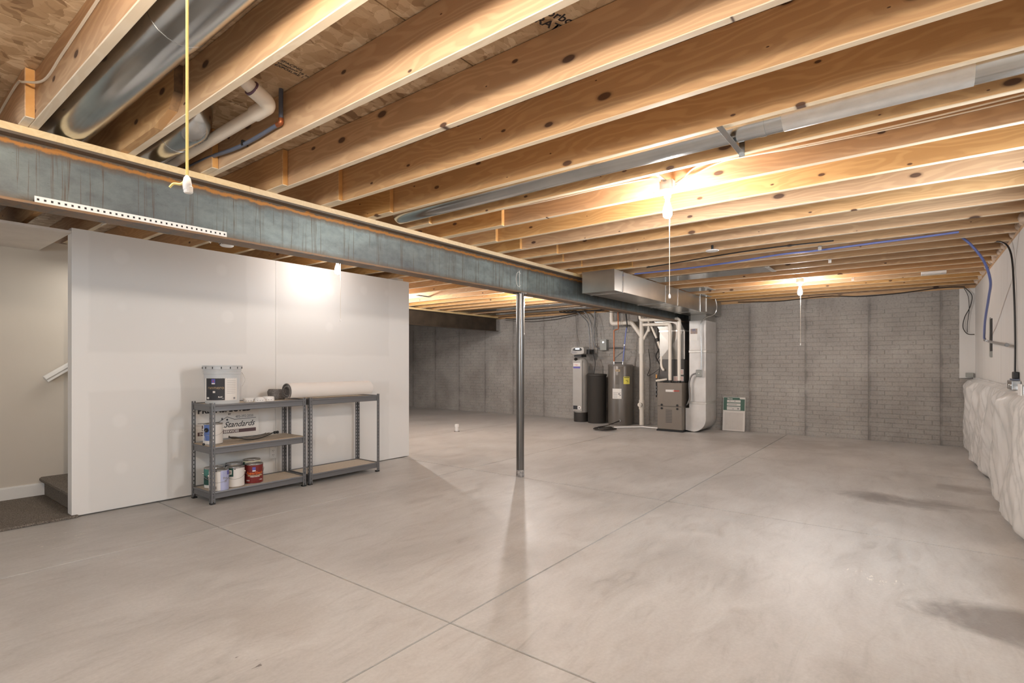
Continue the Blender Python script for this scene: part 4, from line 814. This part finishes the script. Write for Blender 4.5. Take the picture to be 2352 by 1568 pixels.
for i in range(5):
    y = 6.14-.09*i; cable(('leftmost','second','middle','fourth','rightmost')[i]+' black wire stub end in the bundle over the softener', [(9.86,y+.09,2.412),(9.95,y+.02,2.39),(10.0,y-.06,2.385)], .009, M['wire_black'])['group'] = 'wire stub ends in the bundle over the softener'
# coiled hose
hs = thing('coiled_hose', 'black hose coiled on the floor before the water heater', 'hose', (8.93, 4.62, 0))
b = BM(); pts = []
for k in range(100):
    a = 2*PI*k/30+.4; rr = .225-.12*(k/100)+.012*math.sin(k*.9); pts.append((8.94+rr*math.cos(a)*.95+.02*math.sin(k*.11), 4.63+rr*math.sin(a)*1.0, .014+.012*(k/30)+.010*abs(math.sin(k*.21))))
pts += [(9.18,4.72,.06),(9.42,4.76,.06),(9.62,4.75,.08),(9.79,4.74,.10)]
tube(b, smooth_path(pts, 2), .0095, 8); obj('hose_line', b, M['rubber'], hs, True)
b = BM(); tube(b, [(8.90,4.72,.03),(9.0,4.52,.03)], .02, 12); obj('coupling', b, M['tin'], hs, True)
# floor stub, tiles of grime
t = thing('pipe_stub', 'short white pipe stub standing up from the far floor', 'pipe', (7.13, 6.74, 0))
b = BM(); tube(b, [(7.13,6.74,0),(7.13,6.74,.115)], .030, 20); obj('pipe', b, M['plastic_white'], t, True)
b = BM(); tube(b, [(7.13,6.74,.085),(7.13,6.74,.135)], .038, 20); obj('cap', b, M['plastic_white'], t, True)
b = BM(); lathe(b, [(.055,0),(.05,.003),(.001,.004)], (7.13,6.74,0), 20); obj('caulk_ring', b, M['joint'], t)
# air filter leaning on the wall
af = thing('air_filter', 'green and white packaged air filter leaning on the brick wall', 'air filter', (10.3, 2.67, 0)); af.rotation_euler = (0, math.radians(6), 0)
def fp_(name, m_, x0, x1, y0, y1, z0, z1, par=None):
    b = BM(); box(b, x0, x1, y0, y1, z0, z1); me = bpy.data.meshes.new(name); bmesh.ops.recalc_face_normals(b, faces=b.faces); b.to_mesh(me); b.free(); me.materials.append(m_)
    o = bpy.data.objects.new(name, me); COL.objects.link(o); o.parent = par or af; return o
fp_('frame', M['can_white'], -.035, -.005, -.195, .195, .002, .63)
fp_('media', M['filter_media'], -.037, -.035, -.165, .165, .03, .34)
b = BM()
for k in range(15): y = -.155+.022*k; box(b, -.042, -.037, y-.004, y+.004, .035, .335)
me = bpy.data.meshes.new('pleats'); b.to_mesh(me); b.free(); me.materials.append(M['paper']); o = bpy.data.objects.new('pleats', me); COL.objects.link(o); o.parent = af
hdr = fp_('header_card', M['filter_green'], -.038, -.035, -.188, .188, .382, .622)
for z0, z1 in ((.53,.575),(.468,.515),(.39,.455)): fp_('text_strip', M['paper'], -.0395, -.038, -.115, .125, z0, z1, hdr)
fp_('corner_tab', M['paper'], -.0395, -.038, -.19, -.10, .595, .622, hdr)
b = BM()
for y0, y1, z0, z1 in ((-.05,.11,.484,.490),(-.05,.11,.495,.499),(.06,.09,.55,.56),(-.03,.0,.55,.56),(-.09,-.06,.405,.43),(.0,.03,.405,.415),(-.07,.11,.435,.438)): box(b, -.0405, -.0395, y0, y1, z0, z1)
me = bpy.data.meshes.new('print_lines'); b.to_mesh(me); b.free(); me.materials.append(M['ink_grey']); o = bpy.data.objects.new('print_lines', me); COL.objects.link(o); o.parent = hdr
me = text_mesh('Filtrete', .032, bold=.001)
for v in me.vertices: v.co = Vector((-.0396, .12-v.co.x, .588+v.co.y))
me.materials.clear(); me.materials.append(M['can_white']); o = bpy.data.objects.new('lettering', me); COL.objects.link(o); o.parent = hdr

# ---------------------------------------------------------------- insulation blanket and devices on the right wall
bq = BM(); nx, nz = 560, 40; X0, X1 = -2.6, 10.36; G = []
def blank(x, s):
    z = 1.045*(1-s)
    e = min(1, s*9)*min(1, (1-s)*16+.35)
    fold = noise.noise(Vector((x*1.3+z*.5, z*.5, 1.3)))*.075 + noise.noise(Vector((x*3.2+z*2.4, z*.9, 7)))*.05 + abs(noise.noise(Vector((x*7-z*4.2, z*1.9, 2))))*.03 + abs(noise.noise(Vector((x*14+z*3, z*5, 4))))*.012
    batt = .022*abs(math.sin((x+.15*math.sin(z*3))*PI/1.22))**.5
    d_ = .05+.05*e+e*(fold+batt)
    return Vector((x+.02*noise.noise(Vector((x*2,z*3,9))), YR+max(.012, d_ if s > .03 else .02), .012+z+(.02*noise.noise(Vector((x*3,0,5))) if s < .02 else 0) + (.02*noise.noise(Vector((x*2.3,4,5))) if s > .97 else 0)))
for i in range(nx+1):
    G.append([bq.verts.new(blank(X0+(X1-X0)*i/nx, j/nz)) for j in range(nz+1)])
for i in range(nx):
    for j in range(nz): bq.faces.new((G[i][j], G[i+1][j], G[i+1][j+1], G[i][j+1]))
ob = obj('insulation_blanket', bq, M['vinyl'], None, True); tag(ob, 'puffy white vinyl insulation blanket along the right wall base', 'insulation')
sol = ob.modifiers.new('thickness', 'SOLIDIFY'); sol.thickness = .004; sol.offset = -1
jb = thing('junction_box', 'galvanised double junction box above the insulation blanket', 'electrical box', (6.2, -.69, 1.06))
b = BM(); box(b, 6.13, 6.42, YR+.002, YR+.06, 1.03, 1.11); bevel(b, .005); bx = obj('box_body', b, M['galv'], jb)
for x in (6.21, 6.33): b = BM(); tube(b, [(x,YR+.060,1.07),(x,YR+.064,1.07)], .024, 18); obj('knockout', b, M['tin'], bx, True)
t = thing('black_plug', 'flat black square plug on top of the junction box', 'plug', (6.3, -.69, 1.13))
b = BM(); box(b, 6.23, 6.37, YR+.004, YR+.035, 1.125, 1.185); bevel(b, .006, 2); obj('plug_body', b, M['black'], t)
b = BM(); box(b, 6.22, 6.40, YR+.002, YR+.045, 1.111, 1.124); obj('plug_foot', b, M['pex_grey'], t)
t = thing('wall_outlet', 'white outlet box at the right frame edge above the blanket', 'outlet', (5.6,-.69,1.05))
b = BM(); box(b, 5.50, 5.70, YR+.002, YR+.07, 1.0, 1.09); bevel(b, .005); obj('box_body', b, M['galv'], t)
b = BM(); box(b, 5.50, 5.66, YR+.07, YR+.078, .99, 1.10); bevel(b, .003); obj('cover_plate', b, M['plastic_white'], t)
t = thing('corner_box', 'small grey metal box in the corner on top of the blanket', 'electrical box', (10.3,-.64,1.06))
b = BM(); box(b, 10.31, 10.368, -.70, -.61, 1.055, 1.12); bevel(b, .004); obj('box_body', b, M['box_grey'], t)

# ---------------------------------------------------------------- shelving units
def slotted_post(par, x, y, sx, sy, z0=0.0, z1=.905):
    """angle post with its corner at x,y and flanges running toward sx / sy; punched slots are real gaps"""
    b = BM(); th = .0018; w = .036
    def strip(axis, a0, a1, za, zb):
        if axis == 'X': xs_ = sorted((x+sx*a0, x+sx*a1)); ys_ = sorted((y, y+sy*th)); box(b, xs_[0], xs_[1], ys_[0], ys_[1], za, zb)
        else: ys_ = sorted((y+sy*a0, y+sy*a1)); xs_ = sorted((x, x+sx*th)); box(b, xs_[0], xs_[1], ys_[0], ys_[1], za, zb)
    for ax in 'XY':
        strip(ax, 0, .016, z0, z1); strip(ax, .024, w, z0, z1)
        n = int((z1-z0)/.038)
        for k in range(n+1):
            za = z0+.038*k; strip(ax, .016, .024, za, min(z1, za+.014))
    return obj('post', b, M['shelf_steel'], par)
def rail(par, p0, p1, z, depth=.055, lip=.018):
    b = BM(); (xa, ya), (xb, yb) = p0, p1
    if abs(ya-yb) < 1e-6:   # along X; outer face on the side of sign
        s = 1 if ya < 5.16 else -1
        prism(b, [(ya,z-depth),(ya+s*.006,z-depth-.004),(ya+s*.010,z-depth+.004),(ya+s*.004,z-depth+.016),(ya+s*.004,z-.016),(ya+s*.010,z-.010),(ya+s*.010,z+.004),(ya,z+.006),(ya-s*.003,z-.004),(ya+s*.001,z-.018),(ya+s*.001,z-depth+.016)], 'X', xa, xb)
    else:
        s = 1 if xa < (par.location.x) else -1
        prism(b, [(xa,z-depth),(xa+s*.006,z-depth-.004),(xa+s*.010,z-depth+.004),(xa+s*.004,z-depth+.016),(xa+s*.004,z-.016),(xa+s*.010,z-.010),(xa+s*.010,z+.004),(xa,z+.006),(xa-s*.003,z-.004),(xa+s*.001,z-.018),(xa+s*.001,z-depth+.016)], 'Y', ya, yb)
    return obj('rail', b, M['shelf_steel'], par)
def shelving(label, x0, x1, tiers):
    y0, y1 = 4.955, 5.365
    t = thing('shelving_unit', label, 'shelving', ((x0+x1)/2, 5.16, 0), 'low grey slotted steel shelving units')
    for x, sx in ((x0, 1), (x1, -1)):
        for y, sy in ((y0, 1), (y1, -1)):
            p = slotted_post(t, x, y, sx, sy)
            b = BM(); box(b, min(x, x+sx*.036)-.001, max(x, x+sx*.036)+.001, min(y, y+sy*.036)-.001, max(y, y+sy*.036)+.001, 0, .014); obj('foot_cap', b, M['black'], p)
    for z in tiers:
        rail(t, (x0+.003, y0+.004), (x1-.003, y0+.004), z); rail(t, (x0+.003, y1-.004), (x1-.003, y1-.004), z)
        rail(t, (x0+.004, y0+.003), (x0+.004, y1-.003), z); rail(t, (x1-.004, y0+.003), (x1-.004, y1-.003), z)
        up_ = .006 if abs(z-.505) < .03 else -.006
        b = BM(); box(b, x0+.016, x1-.016, y0+.016, y1-.016, z-.008+up_, z+.004+up_); o = obj('shelf_board', b, [M['chip'], M['chip_edge']], t)
        for p in o.data.polygons:
            if abs(p.normal.z) < .5: p.material_index = 1
    return t
TOP = .885
shelving('left grey steel shelving unit with three chipboard shelves, holding cans', 2.085, 3.005, (.105, .505, TOP))
shelving('right grey steel shelving unit with only top and bottom shelves', 3.04, 3.935, (.105, TOP))
ZS = TOP-.0018; ZM = .5155; ZL = .1035
VA = -114.5     # bearing from the shelves towards the room
def can(name, label, c, z, r, h, lid=True, bail=True, body=None, patches=(), texts=(), group='paint cans on the shelving'):
    t = thing(name, label, 'paint can', (c[0], c[1], z), group)
    b = BM(); lathe(b, [(r-.004,.003),(r+.001,0),(r+.001,.004),(r-.001,.006),(r-.001,h-.008),(r+.001,h-.005),(r+.001,h),(r-.005,h),(r-.007,h-.005),(r-.014,h-.006)], (c[0],c[1],z), 36); obj('can_body', b, body or M['tin'], t, True)
    b = BM(); lathe(b, [(r-.015,h-.006),(r-.016,h-.001),(r-.020,h),(r-.024,h-.004),(.001,h-.004)], (c[0],c[1],z), 36); obj('lid', b, M['tin'], t, True)
    b = BM(); lathe(b, [(r,.008),(r,h-.010)], (c[0],c[1],z), 48, cap=False)
    if patches: lb = obj('label_wrap', b, patches[0], t, True)
    else: b.free(); lb = t
    for m_, a0, a1, f0, f1 in patches[1:]:
        b = BM(); cpatch(b, c, r+.0006+.0003*patches.index((m_, a0, a1, f0, f1)), z+h*f0, z+h*f1, VA+a0, VA+a1, 10); obj('label_print', b, m_, lb if lb is not t else t)
    for s, size, a, f, m_ in texts: text_cyl(lb, s, size, c, r+.0028, z+h*f, VA+a, m_, bold=.0006)
    if bail:
        b = BM(); pts = []; n = 16; tilt = random.choice((-.3,.2))
        for k in range(n+1):
            a = math.radians(VA-90+180*k/n); pts.append((c[0]+(r+.006)*math.cos(a), c[1]+(r+.006)*math.sin(a), z+h*.72-.055*math.sin(PI*k/n)))
        tube(b, pts, .0016, 6); obj('bail_handle', b, M['tin'], t, True)
        for s in (-90, 90):
            a = math.radians(VA+s); b = BM(); tube(b, [(c[0]+(r-.001)*math.cos(a), c[1]+(r-.001)*math.sin(a), z+h*.72),(c[0]+(r+.008)*math.cos(a), c[1]+(r+.008)*math.sin(a), z+h*.72)], .008, 12); obj('ear', b, M['tin'], t, True)
    return t
can('paint_can', 'teal and white paint can at the left end of the bottom shelf', (2.215,5.215), ZL, .078, .185, patches=(M['can_teal'], (M['can_white'], -70, 60, .03, .17), (M['can_green'], -70, 40, .18, .52)), texts=(('B8', .055, -42, .42, M['ink']),))
can('paint_can', 'white and lilac paint can behind the front shelf post', (2.19,5.045), ZL, .080, .188, patches=(M['can_white'], (M['can_lilac'], 10, 95, .02, .98), (M['purple'], 55, 95, .75, .95), (M['ink_grey'], -58, -40, .80, .95), (M['ink_grey'], -30, -12, .12, .26), (M['ink'], -52, -38, .6, .74)), texts=(('Pro', .03, 40, .56, M['ink_grey']), ('Pr', .03, 44, .40, M['ink_grey'])))
can('paint_can', 'white labelled paint can with a dark green panel, left of the red can', (2.355,5.085), ZL, .078, .186, patches=(M['can_white'], (M['can_green'], -90, -12, .55, .97), (M['can_green'], -95, -62, .03, .6), (M['ink'], -8, 2, .9, .94), (M['can_white'], -45, -22, .66, .88), (M['ink_grey'], -38, -28, .70, .84), (M['can_red'], -35, -31, .74, .80)), texts=())
can('paint_can', 'dark red deck stain can on the bottom shelf', (2.535,5.09), ZL, .080, .188, patches=(M['can_red'], (M['purple'], -12, 8, .64, .86), (M['can_white'], -12, 8, .64, .70), (M['tan'], -45, 55, .40, .46)), texts=(('SuperDeck', .034, 4, .50, M['orange']), ('EXTERIOR WOOD STAIN', .0075, 4, .36, M['paper']), ('DECK', .014, -42, .16, M['paper']), ('1 GAL', .014, 42, .18, M['paper'])))
can('paint_can', 'bare silver topped can behind the green panel can', (2.43,5.27), ZL, .078, .186, body=M['ink_grey'], bail=False, patches=(M['ink'],))
can('paint_can', 'pale yellow can behind the red can', (2.60,5.27), ZL, .080, .20, bail=False, patches=(base('pale_yellow', (.75,.72,.52), .5), (M['can_teal'], -80, -50, .7, .9)))
can('paint_can', 'blue and grey labelled can alone on the middle shelf', (2.185,5.15), ZM, .080, .190, patches=(M['can_white'], (M['blue'], -62, -8, .20, .96), (M['ink_grey'], 0, 10, .05, .15)), texts=())
b = BM(); c = (2.185,5.15); a = math.radians(VA-38); q = Vector((c[0]+.082*math.cos(a), c[1]+.082*math.sin(a), ZM+.135)); n_ = Vector((math.cos(a), math.sin(a), 0))
tube(b, [q, q+n_*.006], .020, 18); o = obj('bail_cap', b, M['black'], None); tag(o, 'round black plastic cap on the blue labelled can', 'cap')
b = BM(); e = Vector((2.085,5.09,ZM+.02)); tube(b, smooth_path([q+n_*.006, q+n_*.018+Vector((-.012,0,-.03)), e+Vector((.006,0,.04)), e], 5), .0018, 6); o = obj('loose_bail', b, M['tin'], None, True); tag(o, 'thin wire hanging from the black cap of the blue can', 'wire')
b = BM(); lathe(b, [(.001,-.012),(.010,-.008),(.012,0),(.009,.008),(.001,.011)], (2.083,5.10,ZM+.012), 14); o = obj('rubber_ball', b, M['black'], None, True); tag(o, 'small black ball at the left end of the middle shelf', 'ball')
# pail
c = (2.275, 5.165); z = ZS
pa = thing('paint_pail', 'tall grey plastic paint pail with a black label on the top shelf', 'bucket', (c[0], c[1], z))
b = BM(); lathe(b, [(.138,.0),(.142,.004),(.152,.275),(.157,.277),(.157,.283),(.153,.285),(.154,.30),(.160,.302),(.160,.308),(.154,.31),(.155,.318)], (*c,z), 48); obj('pail_body', b, M['pail'], pa, True)
b = BM(); lathe(b, [(.157,.318),(.163,.320),(.164,.345),(.168,.348),(.168,.355),(.160,.357),(.155,.350),(.001,.350)], (*c,z), 48); ld = obj('lid', b, M['pail'], pa, True)
b = BM()
for k in range(14):
    a = 2*PI*k/14+.2; x, y = c[0]+.165*math.cos(a), c[1]+.165*math.sin(a); box(b, x-.003, x+.003, y-.003, y+.003, z+.325, z+.343)
obj('pry_slot', b, M['black'], ld)['kind'] = 'stuff'
b = BM(); cpatch(b, c, .1505, z+.035, z+.245, VA-68, VA+52, 24); lw = obj('label_wrap', b, M['can_white'], pa)
b = BM(); cpatch(b, c, .1515, z+.038, z+.238, VA-58, VA+8, 16); bp_ = obj('black_panel', b, M['ink'], lw)
b = BM(); cpatch(b, c, .1525, z+.185, z+.232, VA-35, VA-22, 6)
obj('blue_emblem', b, M['purple'], lw)
b = BM(); cpatch(b, c, .1528, z+.185, z+.196, VA-34, VA-23, 4); obj('emblem_base', b, M['paper'], lw)
b = BM(); cpatch(b, c, .1528, z+.205, z+.218, VA-30, VA-27, 3); obj('emblem_dot', b, M['red'], lw)
text_cyl(lw, 'ranmero', .042, c, .1525, z+.140, VA-22, M['tan'])
b = BM(); cpatch(b, c, .1525, z+.105, z+.122, VA-30, VA-22, 4); obj('round_logo', b, M['paper'], lw)
text_cyl(lw, 'FLAT', .016, c, .1525, z+.062, VA-6, M['paper'], bold=.0008)
text_cyl(lw, 'INT', .010, c, .1525, z+.052, VA+2, M['paper'])
b = BM(); cpatch(b, c, .1525, z+.050, z+.066, VA-54, VA-44, 4); obj('small_print', b, M['paper'], lw)
b = BM()
for k in range(8): cpatch(b, c, .1516, z+.10+.016*k, z+.102+.016*k, VA+14, VA+46, 6)
cpatch(b, c, .1516, z+.045, z+.062, VA+36, VA+44, 3); obj('fine_print', b, M['ink_grey'], lw)
b = BM(); a = math.radians(VA+88); q = Vector((c[0]+.158*math.cos(a), c[1]+.158*math.sin(a), z+.29)); n_ = Vector((math.cos(a), math.sin(a), 0))
tube(b, smooth_path([q, q+n_*.012+Vector((0,0,-.015)), q+n_*.030+Vector((0,0,-.07)), q+n_*.010+Vector((0,0,-.125)), q+n_*.003+Vector((0,0,-.13))], 5), .0016, 6); obj('bail_handle', b, M['tin'], pa, True)
for i, (x, y, r, lab) in enumerate(((2.500,5.13,.050,'left white detector lying on the top shelf beside the pail'),(2.598,5.10,.052,'middle white dome detector lying on the top shelf'),(2.70,5.135,.056,'right white detector lying on the top shelf'))):
    t = thing('loose_detector', lab, 'detector', (x, y, ZS), 'loose white detectors on the top shelf')
    b = BM(); lathe(b, [((r*.7,0),(r*.85,.006),(r*.95,.03),(r,.034),(r,.04),(.001,.042)), ((r*.98,0),(r,.004),(r*.93,.022),(r*.7,.038),(r*.3,.045),(.001,.046)), ((r,0),(r*1.03,.006),(r*1.0,.034),(r*.9,.044),(r*.4,.047),(.001,.048))][i], (x,y,ZS), 28); sh = obj('shell', b, M['plastic_white'], t, True)
    b = BM()
    for k in range(-1, 2): cpatch(b, (x,y), r*1.035, ZS+.012, ZS+.017, VA+25*k-6, VA+25*k+6, 3)
    obj('vent_slot', b, M['ink_grey'], sh)['kind'] = 'stuff'
# rolled carpet with white backing
cr = thing('carpet_roll', 'rolled grey carpet remnant with white backing outward on the shelving top', 'carpet roll', (3.45, 5.16, ZS))
def spiral(turns, r0, r1, n, flat=1.12):
    P_ = []
    for k in range(n+1):
        t_ = k/n; a = -PI*.55+2*PI*turns*t_; rr = r0+(r1-r0)*t_
        yy = math.cos(a)*rr*flat; zz = math.sin(a)*rr
        P_.append((yy, zz))
    return P_
def spiral_sheet(nm, turns, r0, r1, off, th, m_, x0, x1, cy, cz, n=60):
    ou = spiral(turns, r0+off+th, r1+off+th, n); inn = spiral(turns, r0+off, r1+off, n); b = BM(); rows = []
    for (a_, b_) in zip(ou, inn): rows.append([b.verts.new((x, cy+p[0], max(ZS+.012, cz+p[1]))) for x in (x0, x1) for p in (a_, b_)])
    for i in range(n):
        A, B_ = rows[i], rows[i+1]
        b.faces.new((A[0],B_[0],B_[2],A[2])); b.faces.new((A[1],A[3],B_[3],B_[1])); b.faces.new((A[0],A[1],B_[1],B_[0])); b.faces.new((A[2],B_[2],B_[3],A[3]))
    b.faces.new((rows[0][0],rows[0][2],rows[0][3],rows[0][1])); b.faces.new((rows[-1][0],rows[-1][1],rows[-1][3],rows[-1][2]))
    return obj(nm, b, m_, cr, True)
spiral_sheet('pile_layer', 1.9, .034, .078, 0, .011, M['carpet_grey'], 2.885, 3.90, 5.13, ZS+.088)
spiral_sheet('backing', 1.9, .034, .078, .0112, .0024, base('carpet_backing', (.74,.70,.66), .7), 2.89, 3.905, 5.13, ZS+.088)
cp = thing('carpet_scrap', 'small folded grey carpet scrap behind the carpet roll', 'carpet scrap', (2.86, 5.26, ZS))
b = BM(); prism(b, [(2.80,ZS+.001),(2.93,ZS+.001),(2.94,ZS+.06),(2.92,ZS+.105),(2.80,ZS+.11),(2.785,ZS+.08)], 'Y', 5.22, 5.33); bevel(b, .01, 2); obj('pile', b, M['carpet_grey'], cp)
# braided hoses on the middle shelf
hb_ = thing('hose_bundle', 'bundle of braided hoses with black ends on the middle shelf', 'hoses', (2.52, 5.14, ZM))
for i in range(5):
    o1 = .012*i; b = BM(); tube(b, smooth_path([(2.30+.01*i,5.10+.02*i,ZM+.05),(2.36,5.09+o1,ZM+.045-.004*i),(2.45,5.07+o1,ZM+.018+.003*i),(2.55,5.08+o1*1.2,ZM+.012+.004*i),(2.66,5.11+o1*.8,ZM+.022+.004*i),(2.745-.015*i,5.13+o1*.5,ZM+.045)], 6), .0055, 8); obj('braided_hose', b, M['steel_hose'] if i % 2 else M['wire_black'], hb_, True)
for x, y in ((2.765,5.13),(2.795,5.135)):
    b = BM(); lathe(b, [(.012,0),(.014,.003),(.014,.018),(.011,.021)], (0,0,0), 14); bmesh.ops.rotate(b, verts=b.verts, matrix=Matrix.Rotation(PI/2, 3, 'Y')); bmesh.ops.translate(b, verts=b.verts, vec=(x-.01,y,ZM+.045)); obj('connector', b, M['black'], hb_, True)
# the inspection sign, standing on the middle shelf against the drywall
sg = thing('inspection_sign', 'white inspection services yard sign behind the shelves', 'sign', (2.425, 5.41, .56))
ys_ = 5.395
b = BM(); box(b, 2.125, 2.735, ys_, ys_+.004, .520, .845); obj('board', b, M['can_white'], sg)
X_, Z_ = (1,0,0), (0,0,1); yt = ys_-.0015; dz = -.042
text_flat(sg, 'PRE-INSPECTED', .078, (2.15, yt, .822+dz), X_, Z_, M['ink'], bold=.003, sx=.93)
text_flat(sg, 'BY', .022, (2.43, yt, .79+dz), X_, Z_, M['ink'], bold=.001)
text_flat(sg, '402-392-2020', .034, (2.50, yt, .757+dz), X_, Z_, M['ink_grey'], bold=.0008, sx=.93)
text_flat(sg, 'HOME', .066, (2.185, yt, .658+dz), X_, Z_, M['maroon'], bold=.003, sx=1.02)
text_flat(sg, 'Standards', .078, (2.385, yt, .668+dz), X_, Z_, M['ink'], shear=.45, bold=.0008, sx=.98)
b = BM(); box(b, 2.15, 2.705, yt, yt+.001, .608+dz, .643+dz); obj('band', b, M['maroon'], sg)
text_flat(sg, 'INSPECTION  SERVICES', .032, (2.165, yt-.001, .615+dz), X_, Z_, M['can_white'], bold=.0012, space=1.12)
b = BM()
for p, q in (((2.15,.727),(2.34,.727)),((2.34,.727),(2.42,.772)),((2.42,.772),(2.49,.742)),((2.49,.742),(2.705,.745))):
    tube(b, [(p[0],yt,p[1]+dz),(q[0],yt,q[1]+dz)], .0022, 4)
box(b, 2.366, 2.378, yt, yt+.001, .742+dz, .765+dz); box(b, 2.412, 2.428, yt, yt+.001, .735+dz, .752+dz); obj('roof_drawing', b, M['ink'], sg)
ot = thing('wall_outlet', 'white duplex wall outlet behind the left shelving unit', 'outlet', (2.91, 5.44, .30))
b = BM(); box(b, 2.875, 2.948, 5.434, 5.4395, .245, .36); bevel(b, .002); op = obj('cover_plate', b, M['plastic_white'], ot)
b = BM()
for z in (.28, .325):
    for dx in (-.007, .007): box(b, 2.911+dx-.0015, 2.911+dx+.0015, 5.4325, 5.434, z, z+.009)
    box(b, 2.909, 2.913, 5.4325, 5.434, z-.010, z-.006)
obj('socket_slots', b, M['ink'], op)
# stamps on the subfloor
def stamp(s, size, x, y, ang, label):
    me = text_mesh(s, size, bold=size*.02); ca, sa = math.cos(ang), math.sin(ang)
    for v in me.vertices: v.co = Vector((x+v.co.x*ca+v.co.y*sa, y+v.co.x*sa-v.co.y*ca, ZD-.0008))
    me.materials.clear(); o = obj('printed_stamp', me, M['ink'], ce); return o
stamp('Norbo\n  RATE', .062, 1.71, 1.19, math.radians(-20), '')
stamp('SPACING\nsheathing 16 in\nEXPOSURE 1', .026, 1.28, 2.33, math.radians(0), '')
# nails and staples in the joists
